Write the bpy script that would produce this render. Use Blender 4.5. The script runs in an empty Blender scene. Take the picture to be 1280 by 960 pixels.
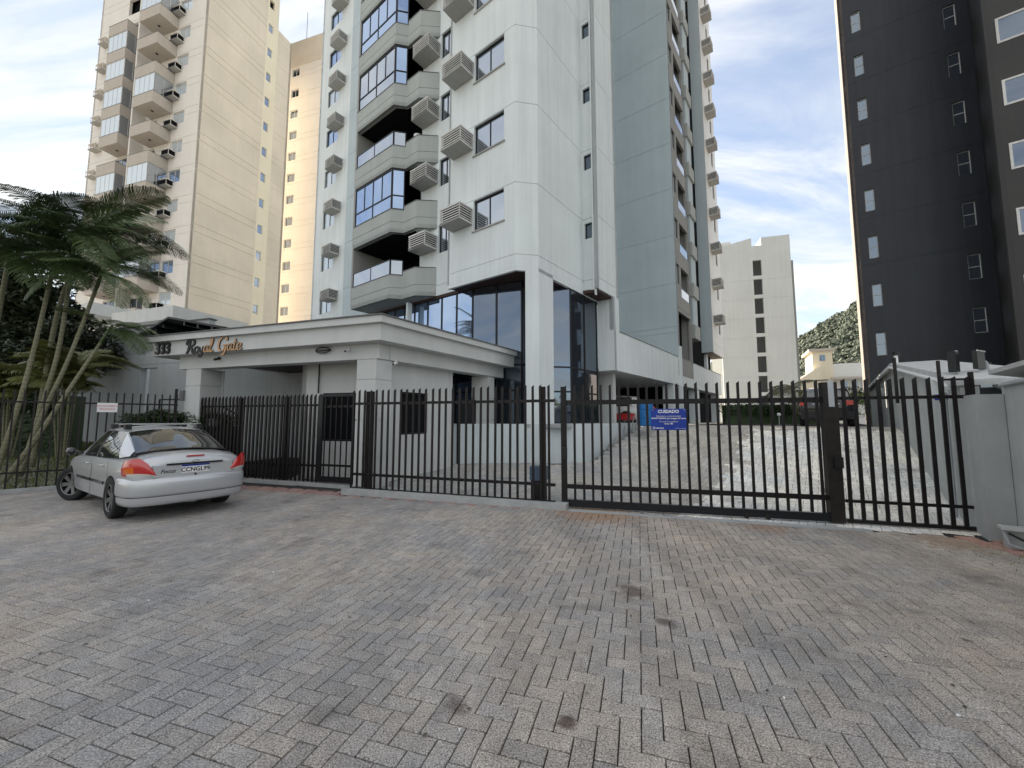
import bpy, bmesh, math, random
from math import sin, cos, pi, radians, sqrt, atan2, hypot, floor
from mathutils import Vector, Matrix, noise
random.seed(7)
scn = bpy.context.scene
C = scn.collection

# ------------------------------------------------------------------ camera
cam = bpy.data.cameras.new("camera"); cam.sensor_width = 36.0; cam.lens = 36.0*505/1280
cam.clip_start = 0.05; cam.clip_end = 6000
cam_o = bpy.data.objects.new("camera", cam); C.objects.link(cam_o)
cam_o.location = (0, 0, 1.65); cam_o.rotation_euler = (radians(90+4.98), 0, 0)
scn.camera = cam_o
scn.view_settings.view_transform = 'Standard'; scn.view_settings.look = 'None'
scn.view_settings.exposure = 2.55; scn.view_settings.gamma = 1.0
scn.cycles.max_bounces = 6; scn.cycles.diffuse_bounces = 3; scn.cycles.glossy_bounces = 3

# ------------------------------------------------------------------ sky and sun
SUN_AZ, SUN_EL = -28.0, 32.0
world = bpy.data.worlds.new("World"); scn.world = world; world.use_nodes = True
wt = world.node_tree; wt.nodes.clear()
def N(t, typ, **kw):
    n = t.nodes.new(typ)
    for k, v in kw.items():
        if k == 'i':
            for kk, vv in v.items(): n.inputs[kk].default_value = vv
        else: setattr(n, k, v)
    return n
wo = N(wt, 'ShaderNodeOutputWorld'); bg = N(wt, 'ShaderNodeBackground', i={'Strength': 0.05})
sky = N(wt, 'ShaderNodeTexSky', sky_type='NISHITA'); sky.sun_disc = False
sky.sun_elevation = radians(SUN_EL); sky.sun_rotation = radians(SUN_AZ % 360)
sky.air_density = 1.0; sky.dust_density = 0.0; sky.ozone_density = 1.3
tc = N(wt, 'ShaderNodeTexCoord'); sx = N(wt, 'ShaderNodeSeparateXYZ')
wt.links.new(tc.outputs['Generated'], sx.inputs[0])
def M(t, op, a, b=None, c=None, clamp=False):
    n = N(t, 'ShaderNodeMath', operation=op); n.use_clamp = clamp
    for i, v in enumerate((a, b, c)):
        if v is None: continue
        if isinstance(v, (int, float)): n.inputs[i].default_value = v
        else: t.links.new(v, n.inputs[i])
    return n.outputs[0]
zz = M(wt, 'MAXIMUM', sx.outputs['Z'], 0.0)
den = M(wt, 'ADD', zz, 0.22)
cx = M(wt, 'DIVIDE', sx.outputs['X'], den); cy = M(wt, 'DIVIDE', sx.outputs['Y'], den)
cb = N(wt, 'ShaderNodeCombineXYZ'); wt.links.new(cx, cb.inputs[0]); wt.links.new(cy, cb.inputs[1])
mp = N(wt, 'ShaderNodeMapping'); mp.inputs['Rotation'].default_value = (0, 0, radians(28)); mp.inputs['Scale'].default_value = (0.75, 1.9, 1)
mp.inputs['Location'].default_value = (3.1, 0.7, 0)
wt.links.new(cb.outputs[0], mp.inputs[0])
n1 = N(wt, 'ShaderNodeTexNoise', i={'Scale': 1.25, 'Detail': 9.0, 'Roughness': 0.60, 'Distortion': 1.1})
wt.links.new(mp.outputs[0], n1.inputs['Vector'])
n2 = N(wt, 'ShaderNodeTexNoise', i={'Scale': 0.35, 'Detail': 4.0, 'Roughness': 0.5, 'Distortion': 0.3})
wt.links.new(cb.outputs[0], n2.inputs['Vector'])
cl = M(wt, 'ADD', M(wt, 'MULTIPLY', n1.outputs['Fac'], 0.62), M(wt, 'MULTIPLY', n2.outputs['Fac'], 0.38))
mr = N(wt, 'ShaderNodeMapRange', interpolation_type='SMOOTHSTEP', i={'From Min': 0.36, 'From Max': 0.58, 'To Min': 0.30, 'To Max': 0.97})
wt.links.new(cl, mr.inputs['Value'])
hz = M(wt, 'POWER', M(wt, 'SUBTRACT', 1.0, zz), 5.0)
fac = M(wt, 'MAXIMUM', mr.outputs[0], M(wt, 'MULTIPLY', hz, 0.85), clamp=True)
ccol = N(wt, 'ShaderNodeMixRGB'); ccol.inputs[1].default_value = (3.75, 3.78, 3.78, 1); ccol.inputs[2].default_value = (3.95, 3.82, 3.5, 1)
wt.links.new(hz, ccol.inputs[0])
br = N(wt, 'ShaderNodeMixRGB', blend_type='MULTIPLY', i={0: 1.0}); wt.links.new(ccol.outputs[0], br.inputs[1])
bmr = N(wt, 'ShaderNodeMapRange', i={'From Min': 0.3, 'From Max': 0.7, 'To Min': 0.84, 'To Max': 1.14}); wt.links.new(n1.outputs['Fac'], bmr.inputs['Value'])
wt.links.new(bmr.outputs[0], br.inputs[2])
mx = N(wt, 'ShaderNodeMixRGB'); wt.links.new(fac, mx.inputs[0]); 
sd_ = N(wt, 'ShaderNodeMixRGB', blend_type='MULTIPLY', i={0: 1.0}); sd_.inputs[2].default_value = (0.72, 0.75, 0.78, 1); wt.links.new(sky.outputs[0], sd_.inputs[1]); wt.links.new(sd_.outputs[0], mx.inputs[1]); wt.links.new(br.outputs[0], mx.inputs[2])
wt.links.new(mx.outputs[0], bg.inputs['Color']); wt.links.new(bg.outputs[0], wo.inputs[0])
sl = bpy.data.lights.new("sun", 'SUN'); sl.energy = 2.6; sl.angle = radians(0.6); sl.color = (1.0, 0.88, 0.70)
so = bpy.data.objects.new("sun", sl); C.objects.link(so)
sd = Vector((sin(radians(SUN_AZ))*cos(radians(SUN_EL)), cos(radians(SUN_AZ))*cos(radians(SUN_EL)), sin(radians(SUN_EL))))
so.rotation_euler = sd.to_track_quat('Z', 'Y').to_euler(); so.location = (0, 0, 80)

# ------------------------------------------------------------------ materials
def new_mat(name):
    m = bpy.data.materials.new(name); m.use_nodes = True; t = m.node_tree
    return m, t, t.nodes['Principled BSDF']
def plain(name, col, rough=0.6, metal=0.0, var=0.12, scale=3.0, bump=0.0, bscale=60.0, spec=0.4, coat=0.0, streak=0.0, orv=0.0):
    m, t, p = new_mat(name)
    p.inputs['Roughness'].default_value = rough; p.inputs['Metallic'].default_value = metal
    p.inputs['Specular IOR Level'].default_value = spec; p.inputs['Coat Weight'].default_value = coat; p.inputs['Coat Roughness'].default_value = 0.05
    g = N(t, 'ShaderNodeNewGeometry')
    nz = N(t, 'ShaderNodeTexNoise', i={'Scale': scale, 'Detail': 6.0, 'Roughness': 0.6})
    t.links.new(g.outputs['Position'], nz.inputs['Vector'])
    r = N(t, 'ShaderNodeMapRange', i={'From Min': 0.3, 'From Max': 0.7, 'To Min': 1-var, 'To Max': 1+var*0.6}); t.links.new(nz.outputs['Fac'], r.inputs['Value'])
    val = r.outputs[0]
    if orv:
        oi = N(t, 'ShaderNodeObjectInfo'); ro = N(t, 'ShaderNodeMapRange', i={'To Min': 1-orv, 'To Max': 1.0}); t.links.new(oi.outputs['Random'], ro.inputs['Value']); val = M(t, 'MULTIPLY', val, ro.outputs[0])
    if streak:
        mpp = N(t, 'ShaderNodeMapping'); mpp.inputs['Scale'].default_value = (2.2, 2.2, 0.10); t.links.new(g.outputs['Position'], mpp.inputs[0])
        ns = N(t, 'ShaderNodeTexNoise', i={'Scale': 1.6, 'Detail': 5.0, 'Roughness': 0.65}); t.links.new(mpp.outputs[0], ns.inputs['Vector'])
        r2 = N(t, 'ShaderNodeMapRange', i={'From Min': 0.35, 'From Max': 0.72, 'To Min': 1.0, 'To Max': 1-streak}); t.links.new(ns.outputs['Fac'], r2.inputs['Value'])
        val = M(t, 'MULTIPLY', val, r2.outputs[0])
    mc = N(t, 'ShaderNodeMixRGB', blend_type='MULTIPLY', i={0: 1.0}); mc.inputs[1].default_value = (*col, 1); t.links.new(val, mc.inputs[2])
    t.links.new(mc.outputs[0], p.inputs['Base Color'])
    if bump:
        nb = N(t, 'ShaderNodeTexNoise', i={'Scale': bscale, 'Detail': 4.0}); t.links.new(g.outputs['Position'], nb.inputs['Vector'])
        b = N(t, 'ShaderNodeBump', i={'Strength': bump, 'Distance': 0.01}); t.links.new(nb.outputs['Fac'], b.inputs['Height']); t.links.new(b.outputs[0], p.inputs['Normal'])
    return m
def glassy(name, col, rough=0.03, wav=0.02, metal=0.9):
    m, t, p = new_mat(name)
    p.inputs['Base Color'].default_value = (*col, 1); p.inputs['Metallic'].default_value = metal; p.inputs['Roughness'].default_value = rough
    g = N(t, 'ShaderNodeNewGeometry'); nb = N(t, 'ShaderNodeTexNoise', i={'Scale': 0.8, 'Detail': 1.0}); t.links.new(g.outputs['Position'], nb.inputs['Vector'])
    b = N(t, 'ShaderNodeBump', i={'Strength': wav, 'Distance': 0.5}); t.links.new(nb.outputs['Fac'], b.inputs['Height']); t.links.new(b.outputs[0], p.inputs['Normal'])
    return m
MT = {}
MT['wall'] = plain('pale_blue_grey_stucco', (0.76, 0.81, 0.815), 0.85, var=0.06, scale=0.6, bump=0.12, bscale=90, streak=0.13)
MT['greywall'] = plain('blue_grey_paint', (0.52, 0.60, 0.635), 0.85, var=0.06, scale=0.5, bump=0.1, streak=0.06)
MT['balc'] = plain('warm_grey_paint', (0.43, 0.455, 0.44), 0.85, var=0.06, scale=0.8, bump=0.1, streak=0.08)
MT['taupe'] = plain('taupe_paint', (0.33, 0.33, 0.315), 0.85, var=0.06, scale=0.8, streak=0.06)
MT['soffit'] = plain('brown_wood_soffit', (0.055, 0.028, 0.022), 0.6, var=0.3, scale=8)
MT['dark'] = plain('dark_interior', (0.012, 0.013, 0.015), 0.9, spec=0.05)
MT['frame'] = plain('black_aluminium', (0.018, 0.019, 0.022), 0.35, 0.3)
MT['glass_blue'] = glassy('blue_mirror_glass', (0.33, 0.43, 0.60))
MT['glass_dark'] = glassy('smoked_glass', (0.17, 0.20, 0.245))
MT['glass_mid'] = glassy('window_glass', (0.42, 0.46, 0.51))
MT['glass_smoke'] = glassy('grey_window_glass', (0.22, 0.26, 0.30), 0.15)
MT['glass_pale'] = glassy('pale_window_glass', (0.60, 0.67, 0.72), 0.12, 0.02, 0.35)
MT['white'] = plain('white_paint', (0.74, 0.75, 0.74), 0.6, var=0.05)
MT['slat'] = plain('off_white_louvre', (0.78, 0.77, 0.74), 0.6, var=0.12, scale=6, orv=0.22, streak=0.15)
MT['slatgrey'] = plain('grey_box_base', (0.44, 0.44, 0.42), 0.7, var=0.1, scale=6, orv=0.2)
MT['gh'] = plain('gatehouse_paint', (0.60, 0.61, 0.60), 0.85, var=0.06, scale=1.2, bump=0.15, bscale=80, streak=0.07)
MT['ghdark'] = plain('coping_flashing', (0.14, 0.145, 0.15), 0.6)
MT['ghgray'] = plain('grey_boundary_paint', (0.52, 0.545, 0.56), 0.9, var=0.09, scale=0.7, bump=0.15, streak=0.12)
MT['ret'] = plain('pale_blue_retaining_wall', (0.64, 0.70, 0.72), 0.85, var=0.07, scale=1.0, bump=0.15, streak=0.08)
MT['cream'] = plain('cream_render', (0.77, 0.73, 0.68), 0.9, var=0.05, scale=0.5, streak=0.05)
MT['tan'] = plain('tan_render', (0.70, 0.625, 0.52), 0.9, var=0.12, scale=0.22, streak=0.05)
MT['yellow'] = plain('pale_yellow_render', (0.78, 0.71, 0.56), 0.9, var=0.05, scale=0.5, streak=0.05)
MT['cbalc'] = plain('mushroom_balcony', (0.50, 0.45, 0.40), 0.9, var=0.06, streak=0.06)
MT['black_b'] = plain('charcoal_render', (0.034, 0.039, 0.050), 0.42, var=0.2, scale=0.4, bump=0.06, bscale=30, streak=0.35)
MT['brown_b'] = plain('dark_brown_render', (0.040, 0.038, 0.036), 0.5, var=0.15, scale=0.4, streak=0.1)
MT['sunlitside'] = plain('sunlit_charcoal_render', (0.30, 0.25, 0.23), 0.9)  # charcoal side given a pale pink tone in place of sunlight
MT['mid'] = plain('light_grey_render', (0.64, 0.655, 0.645), 0.9, var=0.06, scale=0.25, streak=0.08)
MT['middark'] = plain('grey_recess', (0.17, 0.18, 0.18), 0.9)
MT['fence'] = plain('brown_black_steel', (0.013, 0.010, 0.010), 0.45, 0.2, var=0.35, scale=5, bump=0.05)
MT['rust'] = plain('rusty_steel_post', (0.020, 0.015, 0.013), 0.6, 0.1, var=0.5, scale=9)
MT['concrete'] = plain('concrete_kerb', (0.40, 0.41, 0.41), 0.9, var=0.2, scale=4, bump=0.3)
MT['asph'] = plain('paver_joint', (0.035, 0.034, 0.033), 0.95)
MT['earth'] = plain('ground_earth', (0.26, 0.25, 0.23), 0.95, var=0.2, scale=0.3)
MT['boundary'] = plain('rough_white_render', (0.47, 0.485, 0.48), 0.9, var=0.1, scale=2.5, bump=0.5, bscale=45, streak=0.10)
MT['rooftin'] = plain('white_tin_roof', (0.55, 0.55, 0.54), 0.6, var=0.15, scale=5)
MT['blue'] = plain('blue_plastic', (0.012, 0.15, 0.42), 0.4)
MT['orange'] = plain('orange_plastic', (0.5, 0.06, 0.02), 0.5)
MT['signblue'] = plain('sign_blue', (0.006, 0.035, 0.30), 0.35, var=0.04)
MT['signwhite'] = plain('sign_white', (0.78, 0.78, 0.78), 0.4, var=0.03)
MT['signred'] = plain('sign_red_print', (0.62, 0.18, 0.20), 0.5)
MT['black'] = plain('black_plastic', (0.012, 0.012, 0.013), 0.4)
MT['rubber'] = plain('tyre_rubber', (0.018, 0.018, 0.019), 0.85, bump=0.2, bscale=120)
MT['alloy'] = plain('grey_alloy', (0.20, 0.20, 0.205), 0.35, 0.8)
MT['silver'] = plain('silver_car_paint', (0.55, 0.56, 0.58), 0.34, 0.45, var=0.03, scale=200, coat=0.8)
MT['blackpaint'] = plain('black_car_paint', (0.012, 0.013, 0.016), 0.2, 0.3, coat=1.0)
MT['redpaint'] = plain('red_car_paint', (0.45, 0.02, 0.02), 0.3, coat=0.8)
MT['whitepaint'] = plain('white_car_paint', (0.65, 0.65, 0.63), 0.3, coat=0.8)
MT['carglass'] = glassy('tinted_car_glass', (0.16, 0.165, 0.16), 0.03, 0.0, 0.85)
MT['redlens'] = plain('red_tail_lens', (0.55, 0.012, 0.01), 0.12, coat=1.0, spec=0.8)
MT['amber'] = plain('amber_lens', (0.75, 0.16, 0.01), 0.12, coat=1.0)
MT['clearlens'] = plain('clear_lens', (0.62, 0.60, 0.56), 0.15, coat=1.0)
MT['coppery'] = plain('copper_reflection', (0.40, 0.24, 0.13), 0.35, 0.85)  # warm copper reflection put into the letter colour
MT['chrome'] = plain('brushed_metal', (0.6, 0.6, 0.6), 0.25, 0.95)
MT['cabinet'] = plain('blue_grey_plastic', (0.10, 0.15, 0.22), 0.5)
MT['brownpaver'] = plain('red_brown_soil', (0.20, 0.10, 0.07), 0.95, var=0.35, scale=8)
MT['pipe'] = plain('grey_conduit', (0.42, 0.44, 0.46), 0.5)
MT['curtain'] = plain('pale_curtain', (0.62, 0.62, 0.60), 0.9, var=0.2, scale=6)
def leafm(name, c1, c2, rough=0.5, nsc=1.3):
    m, t, p = new_mat(name); p.inputs['Roughness'].default_value = rough
    g = N(t, 'ShaderNodeNewGeometry'); oi = N(t, 'ShaderNodeObjectInfo')
    nz = N(t, 'ShaderNodeTexNoise', i={'Scale': nsc, 'Detail': 3.0}); t.links.new(g.outputs['Position'], nz.inputs['Vector'])
    f = M(t, 'ADD', M(t, 'MULTIPLY', g.outputs['Random Per Island'], 0.55), M(t, 'MULTIPLY', nz.outputs['Fac'], 0.55), clamp=True)
    mc = N(t, 'ShaderNodeMixRGB'); mc.inputs[1].default_value = (*c1, 1); mc.inputs[2].default_value = (*c2, 1); t.links.new(f, mc.inputs[0])
    t.links.new(mc.outputs[0], p.inputs['Base Color'])
    return m
MT['palm'] = leafm('palm_leaf', (0.022, 0.042, 0.014), (0.10, 0.15, 0.045))
MT['palmlight'] = leafm('young_palm_leaf', (0.10, 0.13, 0.03), (0.22, 0.22, 0.07))
MT['palmdry'] = leafm('olive_palm_leaf', (0.05, 0.05, 0.02), (0.12, 0.11, 0.04))
MT['tree'] = leafm('dark_broad_leaf', (0.010, 0.018, 0.008), (0.035, 0.05, 0.018))
MT['hedge'] = leafm('hedge_leaf', (0.015, 0.035, 0.012), (0.06, 0.10, 0.035))
MT['hedgel'] = leafm('light_hedge_leaf', (0.10, 0.17, 0.03), (0.22, 0.32, 0.07))
MT['grass'] = leafm('lawn_grass', (0.07, 0.10, 0.022), (0.15, 0.18, 0.045), 0.8)
MT['forest'] = leafm('hazed_canopy', (0.055, 0.075, 0.058), (0.125, 0.145, 0.10), 0.8, 0.13)  # both greens greyed so the distance haze sits in the colour
def trunkm():
    m, t, p = new_mat('ringed_palm_bark'); p.inputs['Roughness'].default_value = 0.85
    g = N(t, 'ShaderNodeNewGeometry'); s = N(t, 'ShaderNodeSeparateXYZ'); t.links.new(g.outputs['Position'], s.inputs[0])
    w = M(t, 'SINE', M(t, 'MULTIPLY', s.outputs['Z'], 52.0))
    nz = N(t, 'ShaderNodeTexNoise', i={'Scale': 3.0, 'Detail': 6.0}); t.links.new(g.outputs['Position'], nz.inputs['Vector'])
    r1 = N(t, 'ShaderNodeMixRGB'); r1.inputs[1].default_value = (0.14, 0.15, 0.08, 1); r1.inputs[2].default_value = (0.26, 0.24, 0.17, 1); t.links.new(nz.outputs['Fac'], r1.inputs[0])
    st = M(t, 'GREATER_THAN', w, 0.86); r2 = N(t, 'ShaderNodeMixRGB'); r2.inputs[2].default_value = (0.10, 0.085, 0.05, 1); t.links.new(r1.outputs[0], r2.inputs[1])
    t.links.new(M(t, 'MULTIPLY', st, 0.7), r2.inputs[0]); t.links.new(r2.outputs[0], p.inputs['Base Color'])
    return m
MT['trunk'] = trunkm()
MT['bark'] = plain('grey_bark', (0.10, 0.085, 0.065), 0.9, var=0.3, scale=10)
def paverm(name, tint, painted=False):
    m, t, p = new_mat(name); p.inputs['Roughness'].default_value = 0.82; p.inputs['Specular IOR Level'].default_value = 0.3
    g = N(t, 'ShaderNodeNewGeometry'); oi = N(t, 'ShaderNodeObjectInfo')
    rnd = M(t, 'FRACT', M(t, 'ADD', g.outputs['Random Per Island'], oi.outputs['Random']))
    big = N(t, 'ShaderNodeTexNoise', i={'Scale': 0.55, 'Detail': 5.0, 'Roughness': 0.62}); t.links.new(g.outputs['Position'], big.inputs['Vector'])
    gr = N(t, 'ShaderNodeTexNoise', i={'Scale': 105.0, 'Detail': 2.5, 'Roughness': 0.9}); t.links.new(g.outputs['Position'], gr.inputs['Vector'])
    mid = N(t, 'ShaderNodeTexNoise', i={'Scale': 9.0, 'Detail': 5.0, 'Roughness': 0.7}); t.links.new(g.outputs['Position'], mid.inputs['Vector'])
    a = N(t, 'ShaderNodeMixRGB'); a.inputs[1].default_value = (0.160*tint[0], 0.160*tint[1], 0.166*tint[2], 1); a.inputs[2].default_value = (0.262*tint[0], 0.226*tint[1], 0.192*tint[2], 1)
    f1 = N(t, 'ShaderNodeMapRange', i={'From Min': 0.36, 'From Max': 0.66}); t.links.new(big.outputs['Fac'], f1.inputs['Value'])
    s = N(t, 'ShaderNodeSeparateXYZ'); t.links.new(g.outputs['Position'], s.inputs[0])
    fx = N(t, 'ShaderNodeMapRange', i={'From Min': -2.0, 'From Max': 7.0, 'To Min': -0.10, 'To Max': 0.42}); t.links.new(s.outputs['X'], fx.inputs['Value'])
    f = M(t, 'ADD', M(t, 'ADD', M(t, 'MULTIPLY', f1.outputs[0], 0.62), M(t, 'MULTIPLY', M(t, 'SUBTRACT', rnd, 0.4), 0.24)), fx.outputs[0], clamp=True)
    t.links.new(f, a.inputs[0])
    rv = N(t, 'ShaderNodeMapRange', i={'To Min': 0.91, 'To Max': 1.08}); t.links.new(M(t, 'FRACT', M(t, 'MULTIPLY', rnd, 7.31)), rv.inputs['Value'])
    gv = N(t, 'ShaderNodeMapRange', i={'From Min': 0.30, 'From Max': 0.70, 'To Min': 0.02, 'To Max': 2.0}); t.links.new(gr.outputs['Fac'], gv.inputs['Value'])
    mv = N(t, 'ShaderNodeMapRange', i={'From Min': 0.3, 'From Max': 0.7, 'To Min': 0.80, 'To Max': 1.14}); t.links.new(mid.outputs['Fac'], mv.inputs['Value'])
    vv = M(t, 'MULTIPLY', M(t, 'MULTIPLY', rv.outputs[0], gv.outputs[0]), mv.outputs[0])
    # dark oily blotches and pale scuffs with their own shapes
    bl = N(t, 'ShaderNodeTexNoise', i={'Scale': 1.5, 'Detail': 3.0, 'Roughness': 0.5}); t.links.new(g.outputs['Position'], bl.inputs['Vector'])
    bm = N(t, 'ShaderNodeMapRange', i={'From Min': 0.60, 'From Max': 0.72, 'To Min': 1.0, 'To Max': 0.66}); t.links.new(bl.outputs['Fac'], bm.inputs['Value'])
    vv = M(t, 'MULTIPLY', vv, bm.outputs[0])
    vo = N(t, 'ShaderNodeTexNoise', i={'Scale': 5.5, 'Detail': 2.0, 'Roughness': 0.5, 'Distortion': 0.6}); t.links.new(g.outputs['Position'], vo.inputs['Vector'])
    vm = N(t, 'ShaderNodeMapRange', i={'From Min': 0.72, 'From Max': 0.78, 'To Min': 1.0, 'To Max': 0.38}); t.links.new(vo.outputs['Fac'], vm.inputs['Value']); vv = M(t, 'MULTIPLY', vv, vm.outputs[0])
    stains = []
    for (px_, py_, pr_, ps_) in ((1.5, 7.25, 0.85, 0.75), (1.17, 4.05, 0.19, 0.75), (-0.33, 2.50, 0.10, 0.7), (0.30, 2.35, 0.07, 0.9), (1.25, 3.45, 0.10, 0.8), (3.9, 6.3, 0.4, 0.5), (5.9, 5.6, 0.5, 0.5)):
        dn = N(t, 'ShaderNodeVectorMath', operation='DISTANCE'); dn.inputs[1].default_value = (px_, py_, 0); t.links.new(g.outputs['Position'], dn.inputs[0])
        e = M(t, 'ADD', M(t, 'DIVIDE', dn.outputs['Value'], pr_), M(t, 'MULTIPLY', M(t, 'SUBTRACT', mid.outputs['Fac'], 0.5), 2.2))
        q = N(t, 'ShaderNodeMapRange', interpolation_type='SMOOTHSTEP', i={'From Min': 0.25, 'From Max': 1.15, 'To Min': ps_, 'To Max': 0.0}); t.links.new(e, q.inputs['Value'])
        stains.append((q.outputs[0], (0.34, 0.20, 0.11, 1) if pr_ > 0.3 else (0.10, 0.075, 0.065, 1)))
    mpt = N(t, 'ShaderNodeMapping'); mpt.inputs['Rotation'].default_value = (0, 0, radians(17)); mpt.inputs['Scale'].default_value = (1.5, 0.14, 1); t.links.new(g.outputs['Position'], mpt.inputs[0])
    tr_ = N(t, 'ShaderNodeTexNoise', i={'Scale': 1.1, 'Detail': 4.0}); t.links.new(mpt.outputs[0], tr_.inputs['Vector'])
    tm_ = N(t, 'ShaderNodeMapRange', i={'From Min': 0.35, 'From Max': 0.65, 'To Min': 0.86, 'To Max': 1.12}); t.links.new(tr_.outputs['Fac'], tm_.inputs['Value']); vv = M(t, 'MULTIPLY', vv, tm_.outputs[0])
    mc = N(t, 'ShaderNodeMixRGB', blend_type='MULTIPLY', i={0: 1.0}); t.links.new(a.outputs[0], mc.inputs[1]); t.links.new(vv, mc.inputs[2])
    oc = mc.outputs[0]
    for (fq, cq) in stains:
        tq = N(t, 'ShaderNodeMixRGB', blend_type='MULTIPLY', i={0: 1.0}); tq.inputs[1].default_value = cq; t.links.new(M(t, 'MULTIPLY', gv.outputs[0], 1.0), tq.inputs[2])
        xq = N(t, 'ShaderNodeMixRGB'); t.links.new(fq, xq.inputs[0]); t.links.new(oc, xq.inputs[1]); t.links.new(tq.outputs[0], xq.inputs[2]); oc = xq.outputs[0]
    t.links.new(oc, p.inputs['Base Color'])
    b = N(t, 'ShaderNodeBump', i={'Strength': 0.35, 'Distance': 0.004}); t.links.new(gr.outputs['Fac'], b.inputs['Height']); t.links.new(b.outputs[0], p.inputs['Normal'])
    return m
MT['paver'] = paverm('granite_grey_paver', (1.84, 1.80, 1.72))
MT['paverin'] = paverm('driveway_paver', (2.1, 2.2, 2.2))
MT['paverwhite'] = paverm('worn_white_painted_paver', (3.7, 4.0, 4.1))
MT['paverred'] = paverm('reddish_paver', (1.9, 1.3, 1.2))

# ------------------------------------------------------------------ helpers
class MB:
    def __init__(s): s.v = []; s.f = []; s.m = []; s.mats = []; s.cur = 0
    def mat(s, name):
        if name not in s.mats: s.mats.append(name)
        s.cur = s.mats.index(name); return s
    def add(s, vs, fs):
        o = len(s.v); s.v += [tuple(v) for v in vs]
        for f in fs: s.f.append(tuple(i+o for i in f)); s.m.append(s.cur)
        return s
    def box(s, x0, x1, y0, y1, z0, z1):
        if x0 > x1: x0, x1 = x1, x0
        if y0 > y1: y0, y1 = y1, y0
        if z0 > z1: z0, z1 = z1, z0
        return s.add([(x0,y0,z0),(x1,y0,z0),(x1,y1,z0),(x0,y1,z0),(x0,y0,z1),(x1,y0,z1),(x1,y1,z1),(x0,y1,z1)],
              [(0,3,2,1),(4,5,6,7),(0,1,5,4),(1,2,6,5),(2,3,7,6),(3,0,4,7)])
    def prism(s, poly, z0, z1):
        n = len(poly); a = sum(poly[i][0]*poly[(i+1)%n][1]-poly[(i+1)%n][0]*poly[i][1] for i in range(n))
        if a < 0: poly = poly[::-1]
        zz0 = z0 if isinstance(z0, (list, tuple)) else [z0]*n; zz1 = z1 if isinstance(z1, (list, tuple)) else [z1]*n
        vs = [(p[0], p[1], z) for p, z in zip(poly, zz0)] + [(p[0], p[1], z) for p, z in zip(poly, zz1)]
        return s.add(vs, [tuple(range(n))[::-1], tuple(range(n, 2*n))] + [(i, (i+1)%n, n+(i+1)%n, n+i) for i in range(n)])
    def seg(s, p, q, t, z0, z1):   # wall slab: outward face on the line p->q (outward to the right), thickness t inward
        d = Vector((q[0]-p[0], q[1]-p[1])); L = d.length; d /= L; n = Vector((-d.y, d.x))*t
        return s.prism([p, q, (q[0]+n.x, q[1]+n.y), (p[0]+n.x, p[1]+n.y)], z0, z1)
    def tube(s, pts, r, n=8, cap=True):
        pts = [Vector(p) for p in pts]; rs = r if isinstance(r, (list, tuple)) else [r]*len(pts)
        o = len(s.v); up = Vector((0, 0, 1)); rings = []
        for i, p in enumerate(pts):
            d = (pts[min(i+1, len(pts)-1)]-pts[max(i-1, 0)]); d = d.normalized() if d.length > 1e-9 else Vector((0, 0, 1))
            a = d.cross(up); a = a.normalized() if a.length > 1e-3 else Vector((1, 0, 0)); b = d.cross(a)
            for k in range(n):
                an = 2*pi*k/n; s.v.append(tuple(p + (a*cos(an)+b*sin(an))*rs[i]))
        for i in range(len(pts)-1):
            for k in range(n):
                s.f.append((o+i*n+k, o+i*n+(k+1)%n, o+(i+1)*n+(k+1)%n, o+(i+1)*n+k)); s.m.append(s.cur)
        if cap:
            s.f.append(tuple(o+k for k in range(n))[::-1]); s.m.append(s.cur); e = o+(len(pts)-1)*n
            s.f.append(tuple(e+k for k in range(n))); s.m.append(s.cur)
        return s
    def data(s, name):
        me = bpy.data.meshes.new(name); me.from_pydata(s.v, [], s.f)
        for m in (s.mats or ['white']): me.materials.append(MT[m])
        me.polygons.foreach_set('material_index', s.m); me.update()
        bm = bmesh.new(); bm.from_mesh(me); bmesh.ops.recalc_face_normals(bm, faces=bm.faces); bm.to_mesh(me); bm.free()
        return me
    def build(s, name, parent=None, smooth=False, **kw):
        o = bpy.data.objects.new(name, s.data(name)); C.objects.link(o)
        if smooth:
            for p in o.data.polygons: p.use_smooth = True
        if parent: o.parent = parent
        for k, v in kw.items(): o[k] = v
        return o
def inst(name, me, parent, loc=(0, 0, 0), rz=0.0, **kw):
    o = bpy.data.objects.new(name, me); C.objects.link(o); o.location = loc
    o.rotation_euler = (0, 0, rz) if not isinstance(rz, tuple) else rz
    if parent: o.parent = parent
    for k, v in kw.items(): o[k] = v
    return o
def thing(name, label, cat, loc=(0, 0, 0), rz=0.0, group=None):
    o = bpy.data.objects.new(name, None); C.objects.link(o); o.location = loc; o.rotation_euler = (0, 0, rz); o.empty_display_size = 0.2
    o['label'] = label; o['category'] = cat
    if group: o['group'] = group
    return o
def copy_tree(o, parent=None):
    c = o.copy(); C.objects.link(c)
    if parent: c.parent = parent
    for ch in list(o.children): copy_tree(ch, c)
    return c
def tag(o, label, cat, group=None):
    o['label'] = label; o['category'] = cat
    if group: o['group'] = group
    return o
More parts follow.
